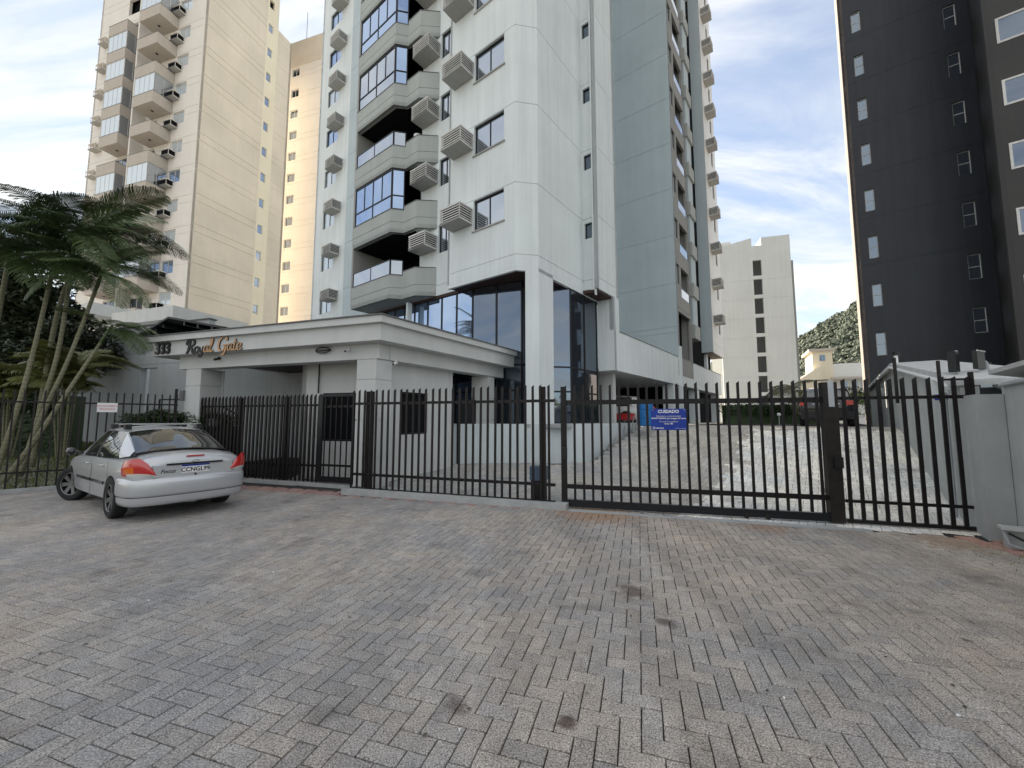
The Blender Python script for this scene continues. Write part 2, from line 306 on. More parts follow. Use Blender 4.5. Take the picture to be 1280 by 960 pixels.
def wall(mb, p, q, z0, z1, holes=(), joints=(), t=0.2, jd=0.022, jh=0.02):
    """rendered wall with real openings and recessed joints; outward face to the right of p->q"""
    p = Vector(p); q = Vector(q); d = q-p; L = d.length; d /= L; n = Vector((-d.y, d.x))
    zs = {z0, z1}; ss = {0.0, L}
    for (a, b, c, e) in holes: zs |= {c, e}; ss |= {a, b}
    J = [(j-jh/2, j+jh/2) for j in joints if z0 < j-jh and j+jh < z1]
    for a, b in J: zs |= {a, b}
    zs = sorted(z for z in zs if z0-1e-6 <= z <= z1+1e-6); ss = sorted(s for s in ss if -1e-6 <= s <= L+1e-6)
    for i in range(len(zs)-1):
        a, b = zs[i], zs[i+1]
        if b-a < 1e-5: continue
        zc = (a+b)/2; isj = any(x < zc < y for x, y in J); run = None; runs = []
        for k in range(len(ss)-1):
            sc = (ss[k]+ss[k+1])/2
            hole = any(h[0] < sc < h[1] and h[2] < zc < h[3] for h in holes)
            if not hole:
                if run is None: run = [ss[k], ss[k+1]]
                else: run[1] = ss[k+1]
            if hole and run: runs.append(run); run = None
        if run: runs.append(run)
        off = jd if isj else 0.0
        for r in runs:
            A = p+d*r[0]+n*off; B = p+d*r[1]+n*off; B2 = p+d*r[1]+n*t; A2 = p+d*r[0]+n*t
            mb.prism([(A.x, A.y), (B.x, B.y), (B2.x, B2.y), (A2.x, A2.y)], a, b)
def window_meshes(w, h, cols=2, rows=1, fr=0.05, fd=0.06, fmat='frame', gmat='glass_mid', split=None, bottom_row=None):
    """frame in local coords: x along 0..w, y inward, z 0..h"""
    f = MB().mat(fmat)
    f.box(0, w, 0, fd, 0, fr); f.box(0, w, 0, fd, h-fr, h); f.box(0, fr, 0, fd, fr, h-fr); f.box(w-fr, w, 0, fd, fr, h-fr)
    z0 = fr; rowz = [fr, h-fr] if rows == 1 else [fr + (h-2*fr)*i/rows for i in range(rows+1)]
    if split: rowz = [fr, split, h-fr]
    for z in rowz[1:-1]: f.box(fr, w-fr, 0.004, fd-0.004, z-fr/2, z+fr/2)
    panes = []
    for ri in range(len(rowz)-1):
        nc = (bottom_row if (ri == 0 and bottom_row) else cols)
        a = rowz[ri] + (fr/2 if ri else 0); b = rowz[ri+1] - (fr/2 if ri < len(rowz)-2 else 0)
        for c in range(nc):
            x0 = fr+(w-2*fr)*c/nc; x1 = fr+(w-2*fr)*(c+1)/nc
            if c: f.box(x0-fr*0.35, x0+fr*0.35, 0.006, fd-0.006, a, b)
            panes.append((x0+(fr*0.35 if c else 0), x1-(fr*0.35 if c < nc-1 else 0), a, b))
    pm = []
    for (x0, x1, a, b) in panes:
        g = MB().mat(gmat).box(x0, x1, fd*0.45, fd*0.45+0.012, a, b); pm.append(g.data('pane'))
    return f.data('window'), pm
def place_window(ms, parent, p, q, s0, z, inset=0.08, name='window'):
    p = Vector(p); q = Vector(q); d = (q-p).normalized(); n = Vector((-d.y, d.x)); o = p+d*s0+n*inset
    w = inst(name, ms[0], parent, (o.x, o.y, z), atan2(d.y, d.x))
    for m in ms[1]: inst('pane', m, w)
    return w
def frame_empty(name, label, cat, ox, oy, az_x):   # local +x points to azimuth az_x (clockwise from +Y)
    return thing(name, label, cat, (ox, oy, 0), radians(90-az_x))
def text_mesh(body, size, mat, extrude=0.004, align='CENTER', bold=0.0, shear=0.0):
    cu = bpy.data.curves.new('lettering', 'FONT'); cu.body = body; cu.size = size; cu.extrude = extrude; cu.align_x = align; cu.align_y = 'CENTER'; cu.offset = bold; cu.shear = shear
    cu.resolution_u = 3
    o = bpy.data.objects.new('tmp', cu); C.objects.link(o); dg = bpy.context.evaluated_depsgraph_get(); dg.update()
    me = bpy.data.meshes.new_from_object(o.evaluated_get(dg)); bpy.data.objects.remove(o); me.materials.clear(); me.materials.append(MT[mat]); me.name = 'lettering'
    return me
def ground_structure(o): o['kind'] = 'structure'; return o

# ------------------------------------------------------------------ terrain and paving
OX, OY = 0.8775, 13.0                       # corner of the tower lobby column
PX = Vector((sin(radians(127.7)), cos(radians(127.7)))); PY = Vector((sin(radians(37.7)), cos(radians(37.7))))
EV = Vector((sin(radians(17.4)), cos(radians(17.4)))); FX0 = Vector((0.83, 7.62))
def tl(x, y): d = Vector((x-OX, y-OY)); return d.dot(PX), d.dot(PY)
def wl(x, y): v = Vector((OX, OY))+PX*x+PY*y; return v.x, v.y
def interp(t, pts):
    if t <= pts[0][0]: return pts[0][1]
    for a, b in zip(pts, pts[1:]):
        if t <= b[0]: return a[1]+(b[1]-a[1])*(t-a[0])/(b[0]-a[0])
    return pts[-1][1]
def zg(x, y):
    lx, ly = tl(x, y); df = (Vector((x, y))-FX0).dot(EV)
    ramp = interp(ly, [(-1.4, 0), (-0.3, 0.11), (0.9, 0.32), (5.2, 1.34), (6.0, 1.39), (9, 1.40)])
    yard = interp(df, [(0.1, 0.0), (4.9, 0.286)])
    if lx > 1.3: z = max(ramp, yard*interp(lx, [(1.3, 1), (4.0, 0.3)]))
    else: z = yard
    return z*interp(df, [(0.0, 0), (0.6, 1)])
g = MB().mat('earth'); R = 4000
g.add([(-R, -R, -0.06), (R, -R, -0.06), (R, R, -0.06), (-R, R, -0.06)], [(0, 1, 2, 3)]); ground_structure(g.build('ground'))
g = MB().mat('asph'); g.add([(-16, 0.3, -0.014), (16, 0.3, -0.014), (16, 11.4, -0.014), (-16, 11.4, -0.014)], [(0, 1, 2, 3)])
forecourt = ground_structure(g.build('forecourt'))
# driveway bed inside the gate, follows the ramp
g = MB().mat('asph'); nx, ny = 60, 120; vs = []; fs = []
for j in range(ny+1):
    for i in range(nx+1):
        x, y = wl(-9+18.0*i/nx, -6+36.0*j/ny); vs.append((x, y, zg(x, y)-0.035))
for j in range(ny):
    for i in range(nx):
        a = j*(nx+1)+i; c = Vector(vs[a][:2])
        if (c-FX0).dot(EV) > 0.05: fs.append((a, a+1, a+nx+2, a+nx+1))
g.add(vs, fs); driveway = ground_structure(g.build('driveway'))
LF0 = Vector((-10.96, 9.72)); LFD = Vector((sin(radians(43)), cos(radians(43))))
def right_of_left_fence(x, y): d = Vector((x, y))-LF0; return d.x*LFD.y-d.y*LFD.x
PV, PF = [(0.0, 0.0)], None
def paver_mesh(L, W, jt=0.0028, b=0.0035):
    m = MB(); hx, hy = L/2-jt, W/2-jt
    v = [(-hx, -hy, -0.02), (hx, -hy, -0.02), (hx, hy, -0.02), (-hx, hy, -0.02), (-hx, -hy, -b), (hx, -hy, -b), (hx, hy, -b), (-hx, hy, -b),
         (-hx+b, -hy+b, 0), (hx-b, -hy+b, 0), (hx-b, hy-b, 0), (-hx+b, hy-b, 0)]
    f = [(8, 9, 10, 11)]+[(i, (i+1) % 4, 4+(i+1) % 4, 4+i) for i in range(4)]+[(4+i, 4+(i+1) % 4, 8+(i+1) % 4, 8+i) for i in range(4)]
    return v, f
PW = 0.112
PVv, PVf = paver_mesh(2*PW, PW, 0.0036, 0.004)
def herring(origin, az, ext, inside, zf, rng):
    """list of (x, y, rot, z) for 90 degree herringbone"""
    ux = Vector((sin(radians(az)), cos(radians(az)))); uy = Vector((-ux.y, ux.x)); out = []
    i0, i1, j0, j1 = ext
    for i in range(i0, i1):
        for j in range(j0, j1):
            r = (i-j) % 4
            if r == 0: c = Vector((i+1.0, j+0.5)); rot = 0
            elif r == 3: c = Vector((i+0.5, j+1.0)); rot = 1
            else: continue
            p = origin+ux*c.x*PW+uy*c.y*PW
            if inside(p.x, p.y): out.append((p.x, p.y, atan2(ux.y, ux.x)+(pi/2 if rot else 0), zf(p.x, p.y)))
    return out
def in_front(x, y):
    if y < 0.2 or abs(x) > 1.33*y+3.4 or abs(x) > 13.2: return False
    if right_of_left_fence(x, y) < 0.12: return False
    df = (Vector((x, y))-FX0).dot(EV)
    lim = 0.30 if x < -3.75 else (-0.02 if x < 0.98 else -0.05)
    if x > 6.5 and y > 5.72: return False
    return df < lim
pv = herring(FX0.copy(), 107.4, (-150, 110, -80, 10) if False else (-150, 100, -100, 12), in_front, lambda x, y: 0.0, random)
pv.sort(key=lambda a: (0 if (a[1] > 2.02 and abs(a[0]) < 1.27*a[1]) else 1, a[0]**2+a[1]**2))
me_p = MB().mat('paver'); me_p.add(PVv, PVf); me_paver = me_p.data('paver')
for (x, y, r, z) in pv[:300]:
    o = inst('paver', me_paver, forecourt, (x, y, z+random.uniform(-0.0015, 0.0015)), (random.gauss(0, 0.006), random.gauss(0, 0.006), r+random.gauss(0, 0.008)))
def joined(lst, name, parent, matf, rj=0.0015, zf=None):
    g = MB()
    for (x, y, r, z) in lst:
        g.mat(matf(x, y)); c, s = cos(r+random.gauss(0, 0.008)), sin(r+random.gauss(0, 0.008)); dz = random.uniform(-rj, rj); tx, ty = random.gauss(0, 0.006), random.gauss(0, 0.006)
        if zf: gx_, gy_ = (zf(x+.1, y)-zf(x-.1, y))/.2, (zf(x, y+.1)-zf(x, y-.1))/.2
        else: gx_ = gy_ = 0.0
        g.add([(x+v[0]*c-v[1]*s, y+v[0]*s+v[1]*c, z+dz+v[2]+v[0]*tx+v[1]*ty+gx_*(v[0]*c-v[1]*s)+gy_*(v[0]*s+v[1]*c)) for v in PVv], PVf)
    me = bpy.data.meshes.new(name); me.from_pydata(g.v, [], g.f)
    for m in g.mats: me.materials.append(MT[m])
    me.polygons.foreach_set('material_index', g.m); me.update()
    o = bpy.data.objects.new(name, me); C.objects.link(o); o.parent = parent; o['kind'] = 'stuff'; return o
def fm(x, y):
    df = (Vector((x, y))-FX0).dot(EV)
    if (-0.16 < df and x < 0.98) or (x < -3.75 and df > 0.16): return 'paverred'
    if 6.2 < x < 7.4 and df > -1.0 and y < 6.2: return 'paverred'
    return 'paver'
joined(pv[300:], 'pavers', forecourt, fm)
def in_drive(x, y):
    lx, ly = tl(x, y); df = (Vector((x, y))-FX0).dot(EV)
    if df < 0.08 or ly > 9 or lx > 9.03: return False
    if lx < 0.87 and ly > -0.2 - (0 if lx > 0 else 0): return False
    if y > 12.95 and lx < 0.95: return False
    if x < -3.0 and df < 1.2: return False
    return x > -6 and hypot(x, y) < 19
pd = herring(Vector((OX, OY)), 37.7, (-100, 110, -110, 90), in_drive, zg, random)
def dm(x, y):
    lx, ly = tl(x, y); n = noise.noise(Vector((x*1.7, y*1.7, 3)))
    if lx > 5.2+0.35*n and ly < 5.3+n and n > -0.78: return 'paverwhite'
    return 'paverin'
joined(pd, 'pavers', driveway, dm, 0.001, zg)
# kerbs in front of the railings
k = MB().mat('concrete')
k.prism([(-3.78, 9.10), (0.98, 7.46), (1.06, 7.70), (-3.66, 9.34)], -0.02, 0.11)
k.prism([(-9.2, 11.62), (-3.60, 9.66), (-3.52, 9.90), (-9.1, 11.86)], -0.02, 0.085)
ground_structure(k.build('kerb'))
k = MB().mat('concrete'); a = LF0-LFD*3.2; b = LF0+LFD*2.3; nn = Vector((-LFD.y, LFD.x))*0.16
k.prism([(a.x, a.y), (b.x, b.y), (b.x+nn.x, b.y+nn.y), (a.x+nn.x, a.y+nn.y)], -0.02, 0.06); ground_structure(k.build('kerb'))
k = MB().mat('concrete'); k.prism([(0.98, 7.45), (5.3, 6.08), (5.36, 6.24), (1.04, 7.62)], -0.02, 0.006); ground_structure(k.build('gate_track'))

# ------------------------------------------------------------------ the blue-grey apartment tower
S = 2.86; NS = 13; ZB = 6.647; ZT = ZB+S*NS; GJ = 7.07
def jo(n=NS+1, z=9.56): return [z+S*k for k in range(-0, n)]+[GJ]
tw = frame_empty('apartment_tower', 'pale blue-grey apartment tower with bay balconies above a glazed lobby and covered garage', 'apartment building', OX, OY, 127.7)
w = MB().mat('wall'); J = jo()
A0 = (-3.74, -0.582); A1 = (-0.526, -0.582); B0 = (0, 0)
LV = range(0, 9)
ha = [(3.74-2.42, 3.74-1.01, 8.378+S*k, 9.53+S*k) for k in LV]
wall(w, A0, A1, ZB, ZT, ha, J)
wall(w, A1, B0, ZB, ZT, [], J)
wall(w, B0, (0, 3.17), ZB, ZT, [], J)
hs = [(0.09, 0.46, 8.74+S*k, 9.38+S*k) for k in LV]
wall(w, (0, 3.17), (0.53, 3.17), ZB, ZT, hs, J)
wall(w, (0.53, 3.17), (0.53, 3.05), ZB-0.25, ZT, [], J, t=0.04); wall(w, (0.53, 3.05), (0.67, 3.05), ZB-0.02, ZT, [], J, t=0.1)
wall(w, (0.67, 3.05), (0.67, 4.95), ZB-0.02, ZT, [], J)
wall(w, (0.67, 4.95), (-0.4, 4.95), ZB-0.02, ZT, [], J)
wall(w, (-3.74, 0.0), A0, ZB, ZT, [], J, t=0.1)
hn = [(5.02-4.95+0.02, 5.02-4.24, 8.40+S*k, 9.58+S*k) for k in LV]
wall(w, (-5.02, 0), (-3.70, 0), ZB, ZT, hn, J)
w.build('wall', tw)
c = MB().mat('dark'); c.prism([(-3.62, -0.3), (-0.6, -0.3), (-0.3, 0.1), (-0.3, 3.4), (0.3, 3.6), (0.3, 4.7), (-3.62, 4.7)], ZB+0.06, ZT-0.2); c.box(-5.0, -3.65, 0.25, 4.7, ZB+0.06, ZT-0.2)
c.build('interior', tw)
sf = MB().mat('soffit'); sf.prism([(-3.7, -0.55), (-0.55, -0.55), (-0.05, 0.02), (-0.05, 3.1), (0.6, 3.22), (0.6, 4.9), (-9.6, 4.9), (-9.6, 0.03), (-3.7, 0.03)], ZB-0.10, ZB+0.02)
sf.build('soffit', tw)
fr = MB().mat('wall')   # white rim beam round the soffit
fr.seg(A0, A1, 0.12, ZB-0.13, ZB-0.002); fr.seg(A1, B0, 0.12, ZB-0.13, ZB-0.002); fr.seg(B0, (0, 5.0), 0.12, ZB-0.13, ZB-0.002); fr.build('soffit_rim', tw)
WA = window_meshes(1.41, 1.152, 2, 1, 0.045, 0.07)
for k in LV: place_window(WA, tw, A0, A1, 3.74-2.42, 8.378+S*k)
WS = window_meshes(0.37, 0.64, 1, 1, 0.04, 0.06, gmat='glass_dark')
for k in LV: place_window(WS, tw, (0, 3.17), (0.53, 3.17), 0.09, 8.74+S*k, 0.07)
WN = window_meshes(0.69, 1.18, 2, 1, 0.04, 0.07)
for k in LV: place_window(WN, tw, (-5.02, 0), (-3.7, 0), 0.09, 8.40+S*k)
si = MB().mat('slatgrey').box(0, 1.51, -0.05, 0.1, -0.05, 0.0); sme = si.data('sill')
for k in LV: inst('sill', sme, tw, (-2.47, -0.582, 8.378+S*k))
# air-conditioner housings
def ac_meshes(w_, d_, h_, n=5, bm='slat', wall_sides=True, grey='slatgrey'):
    b = MB().mat(grey); b.box(0, w_, -d_, 0, 0, 0.07); b.mat(bm); b.box(0, w_, -d_, -d_+0.03, 0.005, 0.075); b.box(-0.002, 0.03, -d_, 0, 0.005, 0.075); b.box(w_-0.03, w_+0.002, -d_, 0, 0.005, 0.075)
    b.box(0, w_, -d_, 0, h_-0.06, h_)
    for (x, y) in ((0.02, -d_+0.02), (w_-0.05, -d_+0.02)): b.box(x, x+0.03, y, y+0.03, 0.07, h_-0.06)
    core = MB().mat('dark').box(0.08, w_-0.08, -d_+0.08, -0.01, 0.075, h_-0.065)
    l = MB().mat(bm)
    for i in range(n):
        z = 0.085+(h_-0.17)*(i+0.5)/n; hh = (h_-0.20)/n*0.19
        l.box(0, w_, -d_, -d_+0.018, z-hh, z+hh); l.box(0, 0.018, -d_+0.018, 0, z-hh, z+hh); l.box(w_-0.018, w_, -d_+0.018, 0, z-hh, z+hh)
    return b.data('air_conditioner_box'), core.data('air_conditioner'), l.data('louvre')
def place_ac(ms, parent, x, y, z, rz=0.0, name='air_conditioner_box'):
    a = inst(name, ms[0], parent, (x, y, z), rz); inst('air_conditioner', ms[1], a); inst('louvre', ms[2], a, kind='stuff'); return a
ACM = ac_meshes(1.02, 0.66, 0.62)
for k in LV: place_ac(ACM, tw, -3.49, -0.584, 8.65+S*k)
for k in LV: place_ac(ACM, tw, -6.02, -0.002, 8.57+S*k)
# wall behind the recessed housings, beside the balconies
w = MB().mat('wall'); wall(w, (-6.1, 0.0), (-5.02, 0.0), ZB, ZT, [], J); wall(w, (-6.1, 2.0), (-6.1, 0.0), ZB, ZT, [], [], t=0.05)
wall(w, (-9.67, 1.9), (-6.1, 1.9), ZB, ZT, [], [])
w.build('wall', tw)
# bay balconies
P1 = [(-9.67, -1.0), (-6.81, -1.0), (-6.46, -0.585)]; P2 = [(-6.46, -0.585), (-5.65, -0.585), (-5.02, -0.01)]
glazed = {1, 3, 4, 6, 8}
def band(poly, z0, z1, mb, jz=None, t=0.12):
    for a, b in zip(poly, poly[1:]): wall(mb, a, b, z0, z1, [], [jz] if jz else [], t=t)
bl = MB().mat('balc'); band(P1, 0, 1.0, bl, 0.46); band(P2, 0, 1.17, bl, 0.46); bl.mat('balc').prism([P1[0], P1[1], P1[2], P2[1], P2[2], (-5.02, 0), (-6.05, 0), (-6.05, 1.9), (-9.67, 1.9)], 0.0, 0.16)
bl.mat('ghdark').seg((-9.67, -1.02), (-6.80, -1.02), 0.16, 1.0, 1.025); bl.seg((-6.80, -1.02), (-6.46, -0.61), 0.14, 1.0, 1.025); bl.seg((-6.47, -0.605), (-5.64, -0.605), 0.14, 1.17, 1.195); bl.seg((-5.64, -0.605), (-5.02, -0.03), 0.14, 1.17, 1.195)
bme = bl.data('balcony')
sw = MB().mat('taupe').box(-9.75, -9.63, -0.98, 1.88, 0.16, 2.86); swe = sw.data('side_wall')
def rail_glass(top, w_, n):
    f = MB().mat('frame'); f.box(0, w_, 0, 0.04, top-0.04, top); f.box(0, w_, 0, 0.04, 0, 0.03); f.box(0, 0.03, 0, 0.04, 0, top); f.box(w_-0.03, w_, 0, 0.04, 0, top)
    pn = []
    for i in range(n):
        x0 = 0.03+(w_-0.06)*i/n; x1 = 0.03+(w_-0.06)*(i+1)/n
        if i: f.box(x0-0.012, x0+0.012, 0, 0.04, 0.03, top-0.04)
        pn.append(MB().mat('glass_mid').box(x0+0.012, x1-0.012, 0.014, 0.024, 0.03, top-0.04).data('pane'))
    return f.data('railing'), pn
L1 = 2.86-0.04; L2 = hypot(0.35, 0.415)
RG = (rail_glass(0.66, 2.80, 2), rail_glass(0.66, L2-0.02, 1))
GW = (window_meshes(2.80, 1.80, 4, 1, 0.05, 0.06, gmat='glass_mid', split=0.62, bottom_row=2), window_meshes(L2-0.02, 1.80, 1, 1, 0.045, 0.06, gmat='glass_blue', split=0.62, bottom_row=1))
GWB = (window_meshes(2.80, 1.80, 4, 1, 0.05, 0.06, gmat='glass_blue', split=0.62, bottom_row=2), GW[1])
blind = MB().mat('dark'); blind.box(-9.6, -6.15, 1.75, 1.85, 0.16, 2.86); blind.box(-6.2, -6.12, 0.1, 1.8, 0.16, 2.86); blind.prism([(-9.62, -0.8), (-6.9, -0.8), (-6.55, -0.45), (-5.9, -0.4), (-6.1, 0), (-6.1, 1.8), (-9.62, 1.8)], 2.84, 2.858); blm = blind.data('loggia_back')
for k in LV:
    z = ZB+S*k; b = inst('balcony', bme, tw, (0, 0, z)); inst('side_wall', swe, b); inst('loggia_back', blm, b)
    if k in glazed:
        G_ = GWB if k in (4, 1) else GW
        place_window(G_[0], tw, P1[0], P1[1], 0.03, z+1.03, 0.03, 'balcony_glazing'); place_window(G_[1], tw, P1[1], P1[2], 0.02, z+1.03, 0.03, 'balcony_glazing')
    else:
        for (me_, pn), (p, q) in zip(RG, ((P1[0], P1[1]), (P1[1], P1[2]))):
            d = (Vector(q)-Vector(p)).normalized(); n_ = Vector((-d.y, d.x)); o_ = Vector(p)+d*0.03+n_*0.04
            r_ = inst('railing', me_, tw, (o_.x, o_.y, z+1.03), atan2(d.y, d.x))
            for m_ in pn: inst('pane', m_, r_)
fl = MB().mat('slat').tube([(0, 0, 0), (0, 0, 0.30)], 0.17, 14).mat('chrome').tube([(0, 0, 0.06), (0, 0, 0.24)], 0.178, 14)
o = fl.build('balcony_drum'); o.location = (*wl(-6.05, -0.28), ZB+2*S+1.20); tag(o, 'small white drum standing on the open balcony parapet of the tower', 'drum')
# left rear wing with window and housing column
w = MB().mat('greywall'); wall(w, (-15.6, 1.9), (-9.67, 1.9), 1.4, ZT, [], jo(), t=0.25); w.mat('wall')
hl = [(19.55-18.45, 19.55-16.98, 8.40+S*k, 9.57+S*k) for k in range(9)]
wall(w, (-19.55, 1.9), (-15.6, 1.9), 1.4, ZT, hl, [], t=0.2); wall(w, (-19.55, 12), (-19.55, 1.9), 1.4, ZT, [], [], t=0.2)
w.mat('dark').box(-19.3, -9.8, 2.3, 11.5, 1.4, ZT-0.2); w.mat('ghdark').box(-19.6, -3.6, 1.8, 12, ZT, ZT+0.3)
w.build('wall', tw)
WL = window_meshes(1.47, 1.17, 2, 1, 0.05, 0.07, gmat='glass_pale'); WLb = window_meshes(1.47, 1.17, 2, 1, 0.05, 0.07, gmat='glass_blue')
ACL = ac_meshes(1.05, 0.62, 0.62, 5)
for k in range(9):
    place_window(WLb if k in (4, 6, 7) else WL, tw, (-19.55, 1.9), (-15.6, 1.9), 1.10, 8.40+S*k); place_ac(ACL, tw, -17.25, 1.898, 8.98+S*k)
# big grey blind wall further back and its right-hand side
w = MB().mat('greywall'); JG = [7.06, 6.72]+[9.66+2.93*k for k in range(12)]
wall(w, (-3.0, 13.45), (0.7, 13.45), 5.0, ZT, [], JG, t=0.2)
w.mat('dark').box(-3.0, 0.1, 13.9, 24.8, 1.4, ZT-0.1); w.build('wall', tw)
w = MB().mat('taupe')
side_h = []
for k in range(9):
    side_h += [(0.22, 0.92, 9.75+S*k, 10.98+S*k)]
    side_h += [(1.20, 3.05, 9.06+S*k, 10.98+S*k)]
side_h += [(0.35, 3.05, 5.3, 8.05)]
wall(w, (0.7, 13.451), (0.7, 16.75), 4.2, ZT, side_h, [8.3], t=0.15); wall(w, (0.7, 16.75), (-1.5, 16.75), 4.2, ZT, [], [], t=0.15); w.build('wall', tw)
WR = window_meshes(0.70, 1.23, 1, 1, 0.05, 0.07, gmat='glass_pale'); RR_ = rail_glass(0.62, 1.85, 1)
RR_[0].materials[0] = MT['frame']
for k in range(9):
    place_window(WR, tw, (0.7, 13.451), (0.7, 16.75), 0.22, 9.75+S*k)
    r_ = inst('railing', RR_[0], tw, (0.69, 14.65, 9.07+S*k), pi/2)
    for m_ in RR_[1]: inst('pane', m_, r_)
# further block, its stacked beige balconies and housings
w = MB().mat('greywall'); wall(w, (-4.0, 22.0), (0.87, 22.0), 6.66, ZT+2, [], [], t=0.2)
w.mat('white'); hr = [(2.6, 3.3, 8.45+S*k, 9.75+S*k) for k in range(12)]
wall(w, (0.87, 22.001), (0.87, 26.2), 6.66, ZT+2, hr, [7.4], t=0.2)
w.mat('soffit').box(-4, 0.8, 22.05, 26.0, 6.64, 6.72); w.mat('dark').box(-3.8, 0.4, 22.4, 26.1, 6.74, ZT+1.9); w.mat('wall').box(-3.8, 0.3, 22.6, 23.0, 3.6, 6.64)
w.build('wall', tw)
WRR = window_meshes(0.70, 1.30, 1, 1, 0.05, 0.07, gmat='glass_pale'); ACR = ac_meshes(0.95, 0.66, 0.66, 5, 'slat')
bb = MB().mat('balc').box(-1.2, 0.72, 17.6, 19.0, 0, 0.93); bb.mat('greywall').box(-1.0, 0.60, 17.7, 18.9, 0.93, 2.86); bbe = bb.data('balcony')
for k in range(12):
    place_window(WRR, tw, (0.87, 22.001), (0.87, 26.2), 2.6, 8.45+S*k)
    place_ac(ACR, tw, 0.872, 22.75, 8.95+S*k, pi/2)
for k in range(11): inst('balcony', bbe, tw, (0, 0, 7.02+S*k))
# ---- lobby column, glazing, podium
col = MB().mat('wall'); col.prism([(-0.30, -0.334), (0, 0), (0, 0.90), (-0.22, 0.90), (-0.22, 0.25), (-0.30, 0.05)], 1.5, ZB-0.003); col.build('column', tw)
LB = [(-9.2, 0.06), (-2.95, 0.06), (-0.75, 0.45), (-0.75, 1.0)]
ZL = ZB-0.10
def glaze(parent, p, q, z0, z1, ncol, transoms, gm, fw=0.05, name='glass_wall'):
    p = Vector(p); q = Vector(q); d = q-p; L = d.length; d /= L; f = MB().mat('frame')
    o = inst(name, None, parent); bpy.data.objects.remove(o)
    zs = [z0]+list(transoms)+[z1]
    for i in range(ncol+1):
        x = L*i/ncol; f.box(max(0, x-fw/2), min(L, x+fw/2), 0, 0.08, z0, z1)
    for z in zs: f.box(0, L, 0.006, 0.074, z-0.03, z+0.03)
    r = atan2(d.y, d.x); ob = inst(name, f.data(name), parent, (p.x, p.y, 0), r)
    for i in range(ncol):
        for a, b in zip(zs, zs[1:]):
            g_ = gm if isinstance(gm, str) else gm[i % len(gm)]
            inst('pane', MB().mat(g_).box(L*i/ncol+fw/2, L*(i+1)/ncol-fw/2, 0.03, 0.045, a+0.03, b-0.03).data('pane'), ob)
    return ob
TR = [2.65, 3.55]
glaze(tw, (-9.2, 0.06), (-6.45, 0.06), 1.5, ZL, 4, TR, 'glass_blue'); glaze(tw, (-6.45, 0.06), (-3.05, 0.06), 1.5, ZL, 4, TR, 'glass_blue')
glaze(tw, (-3.05, 0.06), (-0.98, -0.02+0.42), 1.5, ZL, 2, TR, 'glass_dark', 0.06)
glaze(tw, (-0.98, 0.40), (-0.70, 1.35), 1.5, ZL, 1, TR, 'glass_dark', 0.06)
glaze(tw, (-0.70, 1.35), (-0.03, 2.18), 1.5, ZL, 1, TR, 'glass_dark', 0.06)
glaze(tw, (-0.03, 2.18), (-0.03, 4.38), 1.5, ZL, 2, TR, 'glass_dark', 0.06)
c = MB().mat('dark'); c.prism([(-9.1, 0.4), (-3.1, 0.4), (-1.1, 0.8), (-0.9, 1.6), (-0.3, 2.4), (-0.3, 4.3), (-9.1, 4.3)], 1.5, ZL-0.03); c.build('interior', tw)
sm = MB().mat('wall').box(-6.48, -6.38, -0.35, -0.12, 1.5, ZB-0.1); sm.build('column', tw)
fl = MB().mat('concrete'); fl.prism([(-10, -0.33), (-0.30, -0.33), (0.0, 0.0), (0.87, 0.02), (0.87, 6.0), (-10, 6.0)], 1.38, 1.495); fl.build('floor_slab', tw)
# podium block and long garage parapet
pb = MB().mat('wall'); wall(pb, (-0.02, 4.42), (0.69, 4.42), 3.62, ZB-0.02, [], [], t=0.2); wall(pb, (0.69, 4.42), (0.69, 4.95), 5.25, ZB-0.02, [], [], t=0.2)
wall(pb, (0.69, 4.421), (0.69, 25.6), 3.616, 5.25, [], [], t=0.18); pb.mat('ghdark').box(0.49, 0.71, 4.96, 13.4, 5.25, 5.275); pb.box(0.49, 0.71, 13.5, 25.6, 5.25, 5.275)
pb.mat('wall').box(0.62, 0.80, 13.50, 13.85, 1.4, 5.9); pb.build('parapet', tw)
ps = MB().mat('gh').box(-6.5, 0.50, 4.62, 25.6, 3.60, 3.75); ps.build('garage_ceiling', tw)
pc = MB().mat('gh').box(-0.55, 0.20, 5.3, 5.6, 1.4, 3.6)
pc.build('garage_wall', tw)
pc = MB().mat('wall')
for yy, xx in ((12.7, 0.35), (18.0, 0.35), (24.6, 0.35)):
    pc = MB().mat('wall').box(xx-0.3, xx+0.3, yy-0.25, yy+0.25, 1.38, 3.62); pc.build('column', tw)
pc = MB().mat('gh').box(-6.4, -6.2, 4.5, 26, 1.4, 3.6); pc.mat('gh').box(-6.2, -2.0, 15.8, 16.0, 1.4, 3.6); pc.mat('middark').box(-6.2, -0.2, 25.8, 26, 1.4, 3.6); pc.build('garage_wall', tw)
gf = MB().mat('concrete').box(-6.4, 0.9, 4.5, 27, 1.36, 1.405); gf.build('garage_floor', tw)
